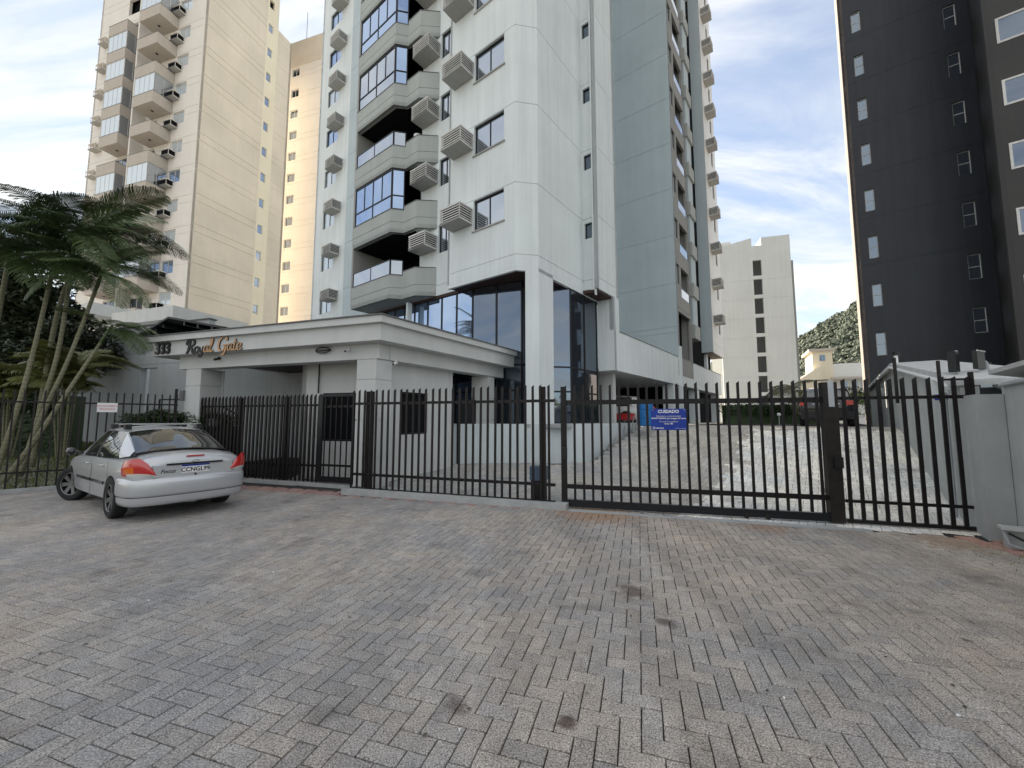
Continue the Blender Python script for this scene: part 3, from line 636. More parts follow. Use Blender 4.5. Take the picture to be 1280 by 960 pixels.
# retaining wall in front of the lobby, turning up along the ramp
rw = thing('retaining_wall', 'pale blue retaining wall below the tower lobby that tapers into the ramp', 'wall', (0, 0, 0), 0)
m = MB().mat('ret'); m.prism([(-3.9, 12.95), (2.25, 12.95), (2.25, 13.1), (-3.9, 13.1)], -0.1, 1.5)
m.build('front_face', rw)
m = MB().mat('ret'); e0 = (2.25, 12.95); e1 = (2.25+0.612*5.2, 12.95+0.791*5.2); nn = (-0.791*0.15, 0.612*0.15)
m.prism([e0, e1, (e1[0]+nn[0], e1[1]+nn[1]), (e0[0]+nn[0], e0[1]+nn[1])], -0.1, 1.498); m.build('side_face', rw)
m = MB().mat('concrete'); q0 = wl(0.0, 0.0); q1 = wl(0.0, 6.0)
m.prism([(-3.9, 13.08), (2.24, 13.08), (e1[0]-0.05, e1[1]), q1, (-3.9, 15.5)], 1.40, 1.492); m.build('terrace', rw)
tp = MB().mat('chrome').tube([(1.62, 12.90, 0.25), (1.62, 12.90, 0.80), (1.58, 12.80, 0.84)], 0.014, 6)
o = tp.build('garden_tap'); tag(o, 'small steel tap on a pipe at the pale retaining wall', 'tap')

# ------------------------------------------------------------------ gatehouse
GX, GY = -3.25, 9.6
gh = frame_empty('gatehouse', 'grey gatehouse with wide flat roof fascia carrying black and gold lettering', 'gatehouse', GX, GY, 108.5)
SK = (sin(radians(13.5)), cos(radians(13.5)))     # direction of the slanted right side
def sk(v, off=0.0): return (SK[0]*v+SK[1]*off, SK[1]*v-SK[0]*off)
FL, FR, FB = (-7.62, -0.35), (0.27, -0.35), None
fr0 = (0.36, -0.35); fr1 = sk(6.05, 0.44); fb = (-7.62, 5.2)
f = MB().mat('gh'); f.prism([(-7.55, -0.35), fr0, fr1, (-7.55, fr1[1])], 3.47, 3.86); f.build('fascia', gh)
f = MB().mat('gh'); a0 = (0.46, -0.47); a1 = sk(6.22, 0.55); f.prism([(-7.76, -0.47), a0, a1, (-7.76, a1[1])], 3.862, 4.02)
f.mat('ghdark'); f.prism([(-7.80, -0.51), (0.49, -0.51), (a1[0]+0.04, a1[1]+0.04), (-7.80, a1[1]+0.04)], 4.022, 4.05); f.build('roof_coping', gh)
bm_ = MB().mat('gh'); bm_.prism([(-6.85, -0.02), (0.08, -0.02), (0.12, 0.35), (-6.85, 0.35)], 3.10, 3.468)
b0 = sk(0.36, 0.07); b1 = sk(5.45, 0.07); b2 = sk(5.45, -0.4); b3 = sk(0.36, -0.4); bm_.prism([b0, b1, b2, b3], 3.10, 3.468); bm_.build('beam', gh)
def banded(poly, z0, z1, name, zb=(0.75, 1.65, 2.55)):
    m = MB().mat('gh'); cx_ = sum(p[0] for p in poly)/len(poly); cy_ = sum(p[1] for p in poly)/len(poly)
    ins = [(cx_+(p[0]-cx_)*0.93, cy_+(p[1]-cy_)*0.93) for p in poly]; zc = z0
    for z in list(zb)+[z1]:
        e = z-0.012 if z != z1 else z1
        m.prism(poly, zc, e)
        if z != z1: m.prism(ins, e, z+0.012)
        zc = z+0.012
    m.build(name, gh)
banded([(-0.56, 0), (0, 0), sk(0.48), (-0.45, 0.47)], 0, 3.098, 'pillar', (0.73, 1.63, 2.60))
banded([(-6.56, 0), (-5.95, 0), (-5.95, 0.62), (-6.56, 0.62)], 0, 3.098, 'pillar', (0.73, 1.63, 2.60))
r0 = sk(4.62); r1 = sk(4.98); r2 = (r1[0]-0.60, r1[1]+0.05); r3 = (r0[0]-0.60, r0[1]); banded([r3, r0, r1, r2], 0, 3.098, 'pillar', (0.73, 1.63, 2.35))
# guard room: side wall with window, front wall with window and half-door panel
g_ = MB().mat('gh'); p0 = sk(0.46, -0.30); p1 = sk(3.15, -0.30); wall(g_, p0, p1, 0.02, 3.10, [(0.62, 1.62, 1.24, 2.38)], [], t=0.15)
p1b = (p1[0]-1.9, p1[1]+0.15); wall(g_, p1, p1b, 0.02, 3.10, [], [], t=0.15)
wall(g_, (-3.05, 0.78), (-0.36, 0.78), 0.02, 3.40, [(0.74, 1.90, 1.06, 2.36)], [], t=0.15); wall(g_, (-3.05, 3.3), (-3.05, 0.78), 0.02, 3.4, [], [], t=0.15)
g_.build('wall', gh)
g_ = MB().mat('dark'); g_.prism([(-2.85, 1.1), (-0.5, 1.1), (p0[0]-0.2, 1.2), (p1[0]-0.25, p1[1]-0.2), (-2.8, p1[1]-0.2)], 0.05, 3.05); g_.build('interior', gh)
place_window(window_meshes(1.0, 1.14, 2, 1, 0.05, 0.07, gmat='dark'), gh, p0, p1, 0.62, 1.24, 0.06)
place_window(window_meshes(1.16, 1.30, 1, 1, 0.05, 0.07, gmat='dark'), gh, (-3.05, 0.78), (-0.36, 0.78), 0.74, 1.06, 0.06)
c = MB().mat('soffit').prism([(-6.8, 0.3), (0.0, 0.3), (b2[0]-0.02, b2[1]), (-6.8, b2[1])], 3.40, 3.467); c.build('ceiling', gh)
bk = MB().mat('frame').box(-5.9, -3.1, 3.9, 4.0, 2.75, 3.40); bk.build('rear_beam', gh)
d_ = MB().mat('frame'); dq = sk(4.6, -0.42); dp = sk(3.6, -0.42); d_.seg(dp, dq, 0.06, 0.05, 2.3); d_.build('door', gh)
dp2 = MB().mat('pipe').tube([(-5.93, 0.64, 0), (-5.93, 0.64, 3.1)], 0.02, 6); dp2.build('downpipe', gh); dp2 = MB().mat('ghdark').tube([(-6.60, 0.10, 0.0), (-6.60, 0.10, 3.05)], 0.03, 6); dp2.build('downpipe', gh); dp2 = MB().mat('ghdark').box(-6.70, -6.55, -0.06, 0.05, 2.18, 2.48)
dp2.build('intercom', gh); MB().mat('frame').box(-2.42, -2.39, 0.70, 0.73, 2.36, 3.4).build('conduit', gh)
# lettering on the fascia: 333 in bold, the name in a brush script built stroke by stroke
n3 = inst('house_number', text_mesh('333', 0.46, 'black', 0.022, bold=0.012), gh, (-7.02, -0.376, 3.66), (pi/2, 0, 0)); n3.scale = (0.95, 1, 1)
GL = {
 'R': (0.64, [[(0.30,0.93),(0.24,0.55),(0.14,0.12),(0.02,0.00)], [(0.06,0.62),(0.06,0.82),(0.22,0.99),(0.46,1.0),(0.62,0.86),(0.58,0.64),(0.42,0.52),(0.24,0.50)], [(0.32,0.52),(0.44,0.30),(0.52,0.04),(0.66,-0.08)]], .085),
 'o': (0.34, [[(0.24,0.46),(0.08,0.40),(0.02,0.16),(0.12,0.0),(0.26,0.08),(0.32,0.32),(0.22,0.47),(0.28,0.36),(0.40,0.38)]], .06),
 'y': (0.36, [[(0.02,0.42),(0.06,0.10),(0.16,0.02),(0.26,0.16),(0.34,0.45)], [(0.34,0.45),(0.28,0.0),(0.14,-0.32),(0.02,-0.30),(0.08,-0.14),(0.38,0.06)]], .06),
 'a': (0.38, [[(0.31,0.40),(0.20,0.48),(0.07,0.38),(0.03,0.18),(0.09,0.02),(0.20,0.05),(0.29,0.22),(0.32,0.42)], [(0.33,0.47),(0.30,0.14),(0.35,0.0),(0.44,0.10)]], .06),
 'l': (0.26, [[(0.02,0.10),(0.18,0.50),(0.26,0.92),(0.18,1.0),(0.12,0.60),(0.10,0.12),(0.18,0.0),(0.30,0.12)]], .06),
 'G': (0.66, [[(0.62,0.72),(0.60,0.92),(0.42,1.0),(0.18,0.86),(0.05,0.55),(0.06,0.22),(0.22,0.02),(0.42,0.10),(0.54,0.38)], [(0.34,0.41),(0.64,0.43)], [(0.56,0.42),(0.53,0.0),(0.38,-0.26),(0.18,-0.26)]], .075),
 't': (0.28, [[(0.20,0.80),(0.12,0.40),(0.08,0.08),(0.16,0.0),(0.30,0.12)], [(0.02,0.52),(0.32,0.56)]], .06),
 'e': (0.34, [[(0.04,0.18),(0.22,0.24),(0.28,0.40),(0.16,0.48),(0.04,0.30),(0.06,0.06),(0.18,0.0),(0.36,0.14)]], .06),
}
def smooth_pts(ps, n=6):
    out = []; P_ = [ps[0]]+ps+[ps[-1]]
    for i in range(1, len(P_)-2):
        for k in range(n):
            t = k/n; a, b, c_, d2 = P_[i-1], P_[i], P_[i+1], P_[i+2]
            out.append(tuple(0.5*((2*b[j])+(-a[j]+c_[j])*t+(2*a[j]-5*b[j]+4*c_[j]-d2[j])*t*t+(-a[j]+3*b[j]-3*c_[j]+d2[j])*t**3) for j in (0, 1)))
    out.append(ps[-1]); return out
def script_letter(ch, sc, depth=0.03):
    m = MB().mat('black')
    for st in GL[ch][1]:
        pts = smooth_pts(st); wd = GL[ch][2]; L = []; Rr = []
        for i, p in enumerate(pts):
            a = Vector(pts[max(0, i-1)]); b = Vector(pts[min(len(pts)-1, i+1)]); d = (b-a).normalized(); n = Vector((-d.y, d.x))
            vert = abs(d.y); ww = wd*1.15*(0.62+0.60*vert)*(0.45 if i in (0, len(pts)-1) else 1)*0.5*1.15
            L.append(Vector(p)+n*ww); Rr.append(Vector(p)-n*ww)
        o = len(m.v); n_ = len(pts)
        for y in (0, depth):
            for a, b in zip(L, Rr): m.v += [(a.x*sc, y, a.y*sc), (b.x*sc, y, b.y*sc)]
        def F(f, mi): m.f.append(tuple(o+i for i in f)); m.m.append(mi)
        if 'coppery' not in m.mats: m.mats.append('coppery')
        for i in range(n_-1):
            a = 2*i; b = a+2*n_
            F((a, a+1, a+3, a+2), FM); F((b, b+2, b+3, b+1), 0); F((a, a+2, b+2, b), 0); F((a+1, b+1, b+3, a+3), 0)
        F((0, 2*n_, 2*n_+1, 1), 0)
    return m
x = -6.06; first = True
for wd_ in ('Royal', 'Gate'):
    for ch in wd_:
        FM = 0 if (wd_ == 'Royal' and ch in 'Roy') else 1  # letters after the opening ones get the painted copper reflection
        o = script_letter(ch, 0.50).build('letter', gh); o.location = (x, -0.385, 3.475); o.scale = (1.04, 1, 0.76); x += GL[ch][0]*0.50+0.012
    x += 0.20
# dark pitched canopy behind the gatehouse roof
pg = frame_empty('pitched_canopy', 'dark metal pitched canopy roof rising behind the gatehouse fascia', 'canopy', -13.3, 16.6, 108.5)
m = MB().mat('black'); rd = [(0, 4.72), (1.6, 5.27), (4.4, 4.70)]
for (x0, z0), (x1, z1) in zip(rd, rd[1:]):
    m.add([(x0, -1.9, z0), (x1, -1.9, z1), (x1, 0.3, z1), (x0, 0.3, z0), (x0, -1.9, z0+.07), (x1, -1.9, z1+.07), (x1, 0.3, z1+.07), (x0, 0.3, z0+.07)], [(0, 3, 2, 1), (4, 5, 6, 7), (0, 1, 5, 4), (1, 2, 6, 5), (2, 3, 7, 6), (3, 0, 4, 7)])
m.build('roof_sheet', pg); m = MB().mat('frame')
for t_ in (0.25, 0.5, 0.75):
    for x, z in ((1.6*t_, 4.72+.55*t_), (4.4-2.8*t_, 4.70+.57*t_)): MB().mat('frame').box(x-.04, x+.04, -1.8, 0.2, z-.14, z-.02).build('rafter', pg)
MB().mat('frame').box(0.1, 4.3, -0.6, -0.5, 4.56, 4.66).build('rafter', pg)
for x in (0.3, 4.1):
    for y in (0.1, -0.9): MB().mat('frame').box(x-.05, x+.05, y, y+.10, 4.0, 4.72).build('post', pg)
# small devices on the gatehouse
def dome_cam(x, y, z, lab, white=True):
    wx = Vector((GX, GY))+Vector((sin(radians(108.5)), cos(radians(108.5))))*x+Vector((sin(radians(18.5)), cos(radians(18.5))))*y
    t = thing('security_camera', lab, 'security camera', (wx.x, wx.y, z), radians(-18.5))
    MB().mat('white' if white else 'black').tube([(0, 0.0, 0.02), (0, -0.06, 0.02)], 0.035, 10).build('mount', t)
    MB().mat('white' if white else 'black').tube([(0, -0.05, 0.0), (0.02, -0.17, -0.04)], [0.030, 0.034], 10).mat('black').tube([(0.02, -0.17, -0.04), (0.0215, -0.178, -0.0425)], 0.026, 10).build('housing', t)
dome_cam(-5.2, -0.02, 3.33, 'black camera under the gold and black fascia lettering', False)
dome_cam(-0.78, -0.02, 3.33, 'white camera on the gatehouse beam next to the wire light fitting')
dome_cam(-0.02+0.30, 0.42, 3.02, 'white twin camera at the right corner pillar of the gatehouse')
t = thing('bulkhead_light', 'black oval wire bulkhead light on the gatehouse beam', 'light', (GX-1.55*0.948, GY+1.55*0.317-0.03, 3.37), radians(-18.5))
MB().mat('black').tube([(0.22*cos(a*pi/10), -0.06, 0.07*sin(a*pi/10)) for a in range(21)], 0.014, 6).build('ring', t); MB().mat('black').box(-0.2, 0.2, -0.06, 0.0, -0.015, 0.015).build('bracket', t)

# ------------------------------------------------------------------ railings and gates
def picket_mesh(w_, h_, t_=0.02, slant=0.035, mat='fence'):
    m = MB().mat(mat); v = [(-w_/2, 0, 0), (w_/2, 0, 0), (w_/2, t_, 0), (-w_/2, t_, 0), (-w_/2, 0, h_-slant), (w_/2, 0, h_), (w_/2, t_, h_), (-w_/2, t_, h_-slant)]
    m.add(v, [(0, 3, 2, 1), (4, 5, 6, 7), (0, 1, 5, 4), (1, 2, 6, 5), (2, 3, 7, 6), (3, 0, 4, 7)])
    return m.data('picket')
def railing(name, label, cat, a, b, zb, zt, rails, spacing, w_, skip=(), start=0.5, t_=0.022, slant=0.035, lean=0.0, tips=None):
    a = Vector(a); b = Vector(b); d = b-a; L = d.length; t = thing(name, label, cat, (a.x, a.y, 0), atan2(d.y, d.x))
    pm = picket_mesh(w_, zt-zb, t_, slant); n = int(L/spacing)
    for i in range(n+1):
        x = spacing*(i+start)
        if x > L-0.01 or any(s0 < x < s1 for s0, s1 in skip): continue
        inst('picket', pm, t, (x+random.gauss(0, 0.0025), 0, zb+random.uniform(-0.006, 0.006)), (0, random.gauss(0, 0.0025), 0))
    for (z0, z1) in rails: MB().mat('fence').box(0, L, t_+0.002, t_+0.04, z0, z1).build('rail', t)
    return t, L
fa, L = railing('front_railing', 'brown-black steel railing between gatehouse corner and sliding gate', 'railing', (-3.66, 9.235), (0.80, 7.665), 0.14, 2.31, ((1.975, 2.03), (0.395, 0.45)), 0.158, 0.045, start=0.25)
for x in (0.38, 0.48, L-0.24):
    MB().mat('rust').box(x-0.04, x+0.04, 0.07, 0.14, 0.11, 2.28).build('post', fa)
MB().mat('fence').box(0.0, L, 0.03, 0.05, 0.115, 0.135).build('rail', fa)
gd = Vector((sin(radians(108.5)), cos(radians(108.5)))); gn = Vector((sin(radians(18.5)), cos(radians(18.5)))); G0 = Vector((GX, GY))
pa = G0+gd*(-5.95)+gn*0.02; pb_ = G0+gd*(-1.66)+gn*0.02
fb_, L = railing('entrance_railing', 'dense dark slat railing across the covered gatehouse passage', 'railing', pa, pb_, 0.10, 2.28, ((1.98, 2.03), (0.47, 0.52)), 0.135, 0.056, t_=0.03, slant=0.06)
for x in (1.46, 3.1): MB().mat('rust').box(x-0.07, x+0.07, 0.08, 0.16, 0.08, 2.24).build('post', fb_)
MB().mat('black').box(0.05, 1.15, 0.10, 0.45, 0.10, 1.45).mat('pipe').box(0.05, 0.55, 0.09, 0.40, 1.46, 1.66).build('letter_box', fb_)
pc_ = G0+gd*(-1.64)+gn*(-0.02); pd_ = G0+gd*(-0.58)+gn*(-0.02)
pg_, L = railing('pedestrian_gate', 'narrow black pedestrian gate with solid kick plate at the gatehouse', 'gate', pc_, pd_, 0.14, 2.24, ((1.94, 1.99), (0.50, 0.55)), 0.166, 0.026, start=1.15, slant=0.0, skip=((L+9, L+10),))
MB().mat('frame').box(0.0, 0.10, 0.0, 0.05, 0.12, 2.27).build('stile', pg_); MB().mat('frame').box(L-0.05, L, 0.0, 0.05, 0.12, 2.27).build('stile', pg_)
MB().mat('frame').box(0.101, L-0.051, 0.004, 0.045, 0.12, 0.26).build('kick_plate', pg_); MB().mat('frame').box(0.101, L-0.051, 0.004, 0.045, 2.21, 2.26).build('rail', pg_)
ka = LF0-LFD*3.0; kb = LF0+LFD*2.28
fl_, L = railing('side_railing', 'thin dark railing along the lawn behind the silver car', 'railing', ka, kb, 0.08, 2.34, ((2.03, 2.07), (0.41, 0.45)), 0.152, 0.032, slant=0.02, t_=0.018)
MB().mat('fence').box(L-0.08, L-0.02, 0.03, 0.09, 0.04, 2.5).build('post', fl_)
# sliding gate
ga = Vector((0.93, 7.73)); gb = Vector((5.16, 6.56))
sg, L = railing('sliding_gate', 'long black sliding gate with the blue warning sign across the driveway', 'gate', ga, gb, 0.16, 2.30, ((1.925, 2.01), (0.355, 0.435)), 0.165, 0.043, start=0.55, slant=0.03)
MB().mat('frame').box(0.0, L, -0.012, 0.07, 0.03, 0.155).build('base_beam', sg)
MB().mat('rust').box(L-0.10, L+0.10, -0.03, 0.12, 0.02, 2.25).build('stile', sg)
MB().mat('pipe').box(L-0.03, L+0.05, -0.036, -0.031, 1.85, 2.28).build('reflector_plate', sg)
MB().mat('fence').box(0.0, 0.07, -0.01, 0.08, 0.16, 2.27).build('stile', sg); MB().mat('black').box(0.02, 0.12, -0.05, -0.011, 0.92, 1.12).build('lock_case', sg)
MB().mat('black').box(L-0.02, L+0.10, -0.08, -0.031, 0.88, 1.05).build('lock_case', sg)
for x in (L-1.30, L-0.98): MB().mat('rust').tube([(x, -0.03, 0.05), (x, 0.05, 0.05)], 0.045, 10).build('wheel', sg)
rf, L = railing('fixed_railing', 'black fixed railing panel between sliding gate and rough white wall', 'railing', (5.31, 6.55), (6.93, 6.03), 0.06, 2.30, ((1.965, 2.015), (0.33, 0.375)), 0.157, 0.052, start=0.35, slant=0.03)
MB().mat('fence').box(0, L, -0.002, 0.06, 0.02, 0.075).build('rail', rf); MB().mat('fence').box(L-0.045, L, 0.0, 0.05, 0.02, 2.36).build('post', rf)
MB().mat('fence').box(L-0.40, L-0.365, 0.03, 0.06, 1.9, 2.55).build('post', rf); MB().mat('fence').box(L-0.36, L-0.05, 0.03, 0.05, 2.24, 2.27).build('rail', rf)
MB().mat('fence').box(L-0.94, L-0.905, 0.03, 0.06, 1.9, 2.62).build('post', rf)
# gate motor
t = thing('gate_motor', 'blue-grey gate motor box behind the post of the sliding gate', 'gate motor', (0.50, 8.05, 0.0), radians(-16))
MB().mat('cabinet').box(-0.16, 0.16, 0.0, 0.28, 0.45, 0.72).build('cover', t); MB().mat('black').box(-0.14, 0.14, 0.02, 0.26, 0.05, 0.45).build('base', t)
# blue warning sign
d_ = (gb-ga).normalized(); ps_ = ga+d_*1.63+Vector((d_.y, -d_.x))*0.03
sgn = thing('warning_sign', 'blue CUIDADO warning sign with white lettering wired to the gate', 'sign', (ps_.x, ps_.y, 1.46), atan2(d_.y, d_.x))
SW, SH = 0.585, 0.375
MB().mat('signblue').box(0, SW, -0.006, 0.0, 0, SH).build('panel', sgn)
for body, sz, z, al, x, bo in (('CUIDADO', 0.075, 0.325, 'CENTER', 0.5, 0.0025), ('Este local é constantemente', 0.036, 0.245, 'CENTER', 0.5, 0), ('MONITORADO por imagem 24 horas', 0.036, 0.205, 'CENTER', 0.5, 0.001),
        ('Em caso de emergência', 0.032, 0.148, 'CENTER', 0.5, 0), ('ligue 190', 0.038, 0.11, 'CENTER', 0.5, 0.0008), ('segurança', 0.034, 0.036, 'LEFT', 0.12, 0.001), ('central de atendimento', 0.018, 0.03, 'RIGHT', 0.97, 0)):
    inst('lettering', text_mesh(body, sz, 'signwhite', 0.001, al, bo), sgn, (SW*x, -0.0085, z), (pi/2, 0, 0))
m = MB().mat('signwhite'); ring = []
for i in range(17): a = 2*pi*i/16; ring.append((0.045+0.017*cos(a), -0.008, 0.038+0.017*sin(a)))
m.tube(ring, 0.0045, 5).build('emblem', sgn)
for (x, z) in ((0.025, SH-0.02), (SW-0.025, SH-0.02), (0.025, 0.02), (SW-0.025, 0.02)): MB().mat('chrome').tube([(x, -0.011, z), (x, -0.005, z)], 0.008, 8).build('bolt', sgn)
# small white plaque on the left railing
pq = LF0+LFD*0.69+Vector((LFD.y, -LFD.x))*0.03
sp = thing('parking_sign', 'small white parking sign with red print on the side railing', 'sign', (pq.x, pq.y, 1.83), atan2(LFD.y, LFD.x))
MB().mat('signwhite').box(0, 0.37, -0.006, 0, 0, 0.235).build('panel', sp)
inst('lettering', text_mesh('ESTACIONAMENTO', 0.046, 'signred', 0.001, 'CENTER', 0.0008), sp, (0.185, -0.0085, 0.155), (pi/2, 0, 0)); inst('lettering', text_mesh('PRIVATIVO', 0.058, 'signred', 0.001, 'CENTER', 0.0008), sp, (0.185, -0.0085, 0.075), (pi/2, 0, 0))

# ------------------------------------------------------------------ right-hand boundary wall and neighbour
QD = Vector((sin(radians(37.7)), cos(radians(37.7)))); QN = Vector((-QD.y, QD.x))
rb = thing('boundary_wall', 'rough white boundary wall with sloping coping at the right edge', 'wall')
e0 = Vector((6.84, 5.60)); e1 = e0-QD*5.6; m = MB().mat('boundary'); eW = e0+QD*0.10
m.prism([(e1.x, e1.y), (eW.x, eW.y), (eW.x+0.32, eW.y-0.25), (e1.x+0.32, e1.y-0.25)], -0.05, 2.16); m.build('wall_face', rb)
m = MB().mat('boundary'); m.prism([(6.55, 5.71), (6.84, 5.61), (7.45, 6.40), (7.13, 6.55)], -0.05, [2.0, 2.0, 2.0, 2.0]); m.build('pillar', rb)
m = MB().mat('rooftin'); c0 = e1-Vector((0.05, -0.04)); c1 = e0+QD*0.3-Vector((0.05, -0.04))
m.prism([(c0.x, c0.y), (c1.x, c1.y), (c1.x+0.5, c1.y-0.4), (c0.x+0.5, c0.y-0.4)], [2.165, 2.165, 2.30, 2.30], [2.20, 2.20, 2.36, 2.36]); m.build('coping', rb)
m = MB().mat('pipe').tube([(e1.x-0.03, e1.y+0.02, 2.12), (e0.x-0.03, e0.y+0.02, 2.12)], 0.022, 8); m.build('conduit', rb)
rn = thing('annex', 'low white annex with gabled tin roof beside the driveway', 'outbuilding', (7.15, 6.5, 0), atan2(QD.y, QD.x))
m = MB().mat('boundary'); prof = [(-0.3, 2.16), (0.3, 2.33), (6.3, 3.16), (15.2, 2.98)]
for (x0, z0), (x1, z1) in zip(prof, prof[1:]):
    m.prism([(x0, 0), (x1, 0), (x1, -0.2), (x0, -0.2)], -0.1, [z0, z1, z1, z0])
m.build('gable_wall', rn); m = MB().mat('rooftin')
for (x0, z0), (x1, z1) in zip(prof, prof[1:]):
    m.prism([(x0-0.02, 0.12), (x1+0.02, 0.12), (x1+0.02, -0.9), (x0-0.02, -0.9)], [z0+.01, z1+.01, z1+.01, z0+.01], [z0+.10, z1+.10, z1+.10, z0+.10])
m.build('roof', rn); m = MB().mat('white'); m.tube([(x, 0.14, z-0.02) for x, z in prof], 0.035, 6); m.build('gutter', rn)
m = MB().mat('pipe'); m.tube([(0.35, 0.06, 0.05), (0.35, 0.06, 2.1)], 0.022, 6); m.build('conduit', rn)
rp = thing('floodlight', 'square black floodlight on a white pole above the annex roof', 'floodlight', (7.35, 6.62, 0), radians(20))
MB().mat('white').tube([(0, 0, 2.0), (0, 0, 2.78)], 0.022, 8).build('pole', rp); MB().mat('black').box(-0.15, -0.04, -0.05, 0.05, 2.42, 2.76).build('lamp_head', rp)
r2 = thing('floodlight', 'black framed panel light on the bent bracket beside the wall coping', 'floodlight', (7.62, 6.52, 0), radians(25))
MB().mat('black').box(-0.16, 0.14, -0.02, 0.04, 2.46, 2.76).build('lamp_head', r2); MB().mat('chrome').box(-0.17, 0.15, -0.03, -0.021, 2.745, 2.765).build('lamp_frame', r2)
MB().mat('pipe').tube([(0.16, 0, 2.60), (0.24, 0, 2.58), (0.30, -0.05, 2.2), (0.33, -0.3, 2.02)], 0.022, 8).build('bracket', r2)
MB().mat('black').tube([(0.33, -0.3, 2.0), (0.31, -0.26, 2.16)], [0.06, 0.035], 10).build('boot', r2)
t = thing('water_box', 'small white and blue box behind the top of the fixed railing', 'box', (7.72, 6.9, 0), radians(20)); MB().mat('white').box(-0.25, 0.35, 0, 0.3, 2.08, 2.38).build('lid', t); MB().mat('signblue').box(-0.22, 0.0, -0.01, 0.28, 1.98, 2.075).build('body', t)
r3 = thing('alarm_sensor', 'short white alarm sensor post standing on the annex roof peak', 'sensor', (*(Vector((7.15, 6.5))+QD*6.2), 0))
MB().mat('white').tube([(0, 0, 3.1), (0, 0, 3.48)], 0.045, 8).build('post', r3); MB().mat('black').tube([(0.02, 0, 3.46), (0.02, 0, 3.56)], 0.09, 10).build('cap', r3)
t = thing('wall_lamp', 'small white lantern on the annex gable wall', 'lamp', (*(Vector((7.15, 6.5))+QD*9.0+QN*0.1), 2.62)); MB().mat('white').box(-0.05, 0.05, 0, 0.1, -0.1, 0.1).build('body', t); MB().mat('black').box(-0.06, 0.06, 0, 0.1, 0.1, 0.13).build('cap', t)
t = thing('hydrometer', 'water meter box with white pipes at the foot of the right wall', 'water meter', (6.44, 5.30, 0), radians(-40))
MB().mat('rooftin').box(-0.14, 0.3, -0.1, 0.12, 0.24, 0.27).build('lid', t); MB().mat('boundary').box(-0.1, 0.3, 0.0, 0.12, 0.0, 0.24).build('body', t)
MB().mat('pipe').tube([(-0.12, -0.06, 0.22), (-0.08, -0.07, 0.06), (0.02, -0.08, 0.03)], 0.018, 8).build('pipe', t); MB().mat('white').tube([(0.14, -0.14, 0.0), (0.14, -0.14, 0.16)], 0.022, 8).build('pipe', t); MB().mat('black').tube([(-0.08, -0.06, 0.2), (0.06, -0.1, 0.12), (0.14, -0.1, 0.14)], 0.014, 6).build('hose', t)

# ------------------------------------------------------------------ grey blind side wall, garden, house behind
gw = frame_empty('garden_wall', 'tall grey blind wall behind the lawn and the gatehouse', 'wall', -22.52, 20.0, 108.5)
m = MB().mat('ghgray'); wall(m, (10.3, 0.02), (19.0, 0.02), 0.0, 4.6, [], [4.08], t=0.25, jd=0.02); wall(m, (-0.55, 0), (10.3, 0), 0.0, 5.85, [(6.67, 7.80, 0.65, 3.93)], [4.62, 4.08], t=0.25, jd=0.02, jh=0.03); wall(m, (-0.55, 6), (-0.55, 0), 0.0, 5.85, [], [], t=0.25)
m.build('wall_face', gw); m = MB().mat('ghdark').box(-0.62, 10.35, -0.05, 0.30, 5.85, 5.90); m.build('coping', gw)
m = MB().mat('ghgray').box(6.71, 7.76, 0.03, 0.08, 0.69, 3.89); m.build('access_panel', gw); MB().mat('black').box(6.76, 6.81, 0.01, 0.03, 2.0, 2.25).build('handle', gw)
hs_ = frame_empty('white_house', 'white house with wide overhanging eaves behind the grey garden wall', 'house', -29.0, 28.4, 108.5)
m = MB().mat('wall'); wall(m, (0, 0), (7.6, 0), 0, 8.6, [(1.3, 2.0, 6.1, 7.8)], [], t=0.2); m.build('wall', hs_)
MB().mat('glass_dark').box(1.32, 1.98, 0.1, 0.12, 6.1, 7.8).build('window', hs_)
m = MB().mat('gh').prism([(-2.8, -1.6), (1.4, -1.6), (1.4, 4), (-2.8, 4)], [8.4, 8.7, 8.7, 8.4], [9.2, 9.5, 9.5, 9.2]); m.prism([(2.6, -1.0), (8.6, -1.0), (8.6, 4), (2.6, 4)], 7.9, 8.75); m.build('roof', hs_, kind='stuff')
MB().mat('dark').box(0.2, 7.4, 0.25, 3.8, 0, 8.3).build('interior', hs_)

# ------------------------------------------------------------------ cream apartment tower on the left
SC = 2.98
ct = frame_empty('cream_tower', 'tall cream and tan apartment tower with staggered balconies at the left', 'apartment building', -32.87, 36.89, 107.4)
ZC = 56.0; JC = [x for k in range(-3, 15) for x in (13.62+SC*k, 12.9+SC*k)]
m = MB().mat('cream')
hc = [(12.75-0.22, 12.75+1.40, 12.22+SC*k, 13.48+SC*k) for k in range(-2, 14)] + [(12.75-5.0+0.6, 12.75-5.0+2.6, 12.0+SC*k-0.5, 13.3+SC*k) for k in range(-2, 14)] + [(12.75-9.0+0.8, 12.75-9.0+2.6, 12.0+SC*k-0.5, 13.3+SC*k) for k in range(-2, 14)]
wall(m, (-12.75, 0), (3.34, 0), 0, ZC, hc, JC, t=0.25, jd=0.03, jh=0.04); wall(m, (-12.75, 12), (-12.75, 0), 0, ZC, [], [], t=0.25); m.build('wall', ct)
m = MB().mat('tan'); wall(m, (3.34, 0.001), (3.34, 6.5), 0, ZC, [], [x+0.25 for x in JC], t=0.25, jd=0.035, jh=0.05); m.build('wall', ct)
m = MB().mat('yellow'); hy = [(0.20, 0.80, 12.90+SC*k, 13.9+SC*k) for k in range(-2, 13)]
wall(m, (3.34, 6.501), (3.34, 7.95), 0, ZC, hy, [], t=0.25); m.build('wall', ct)
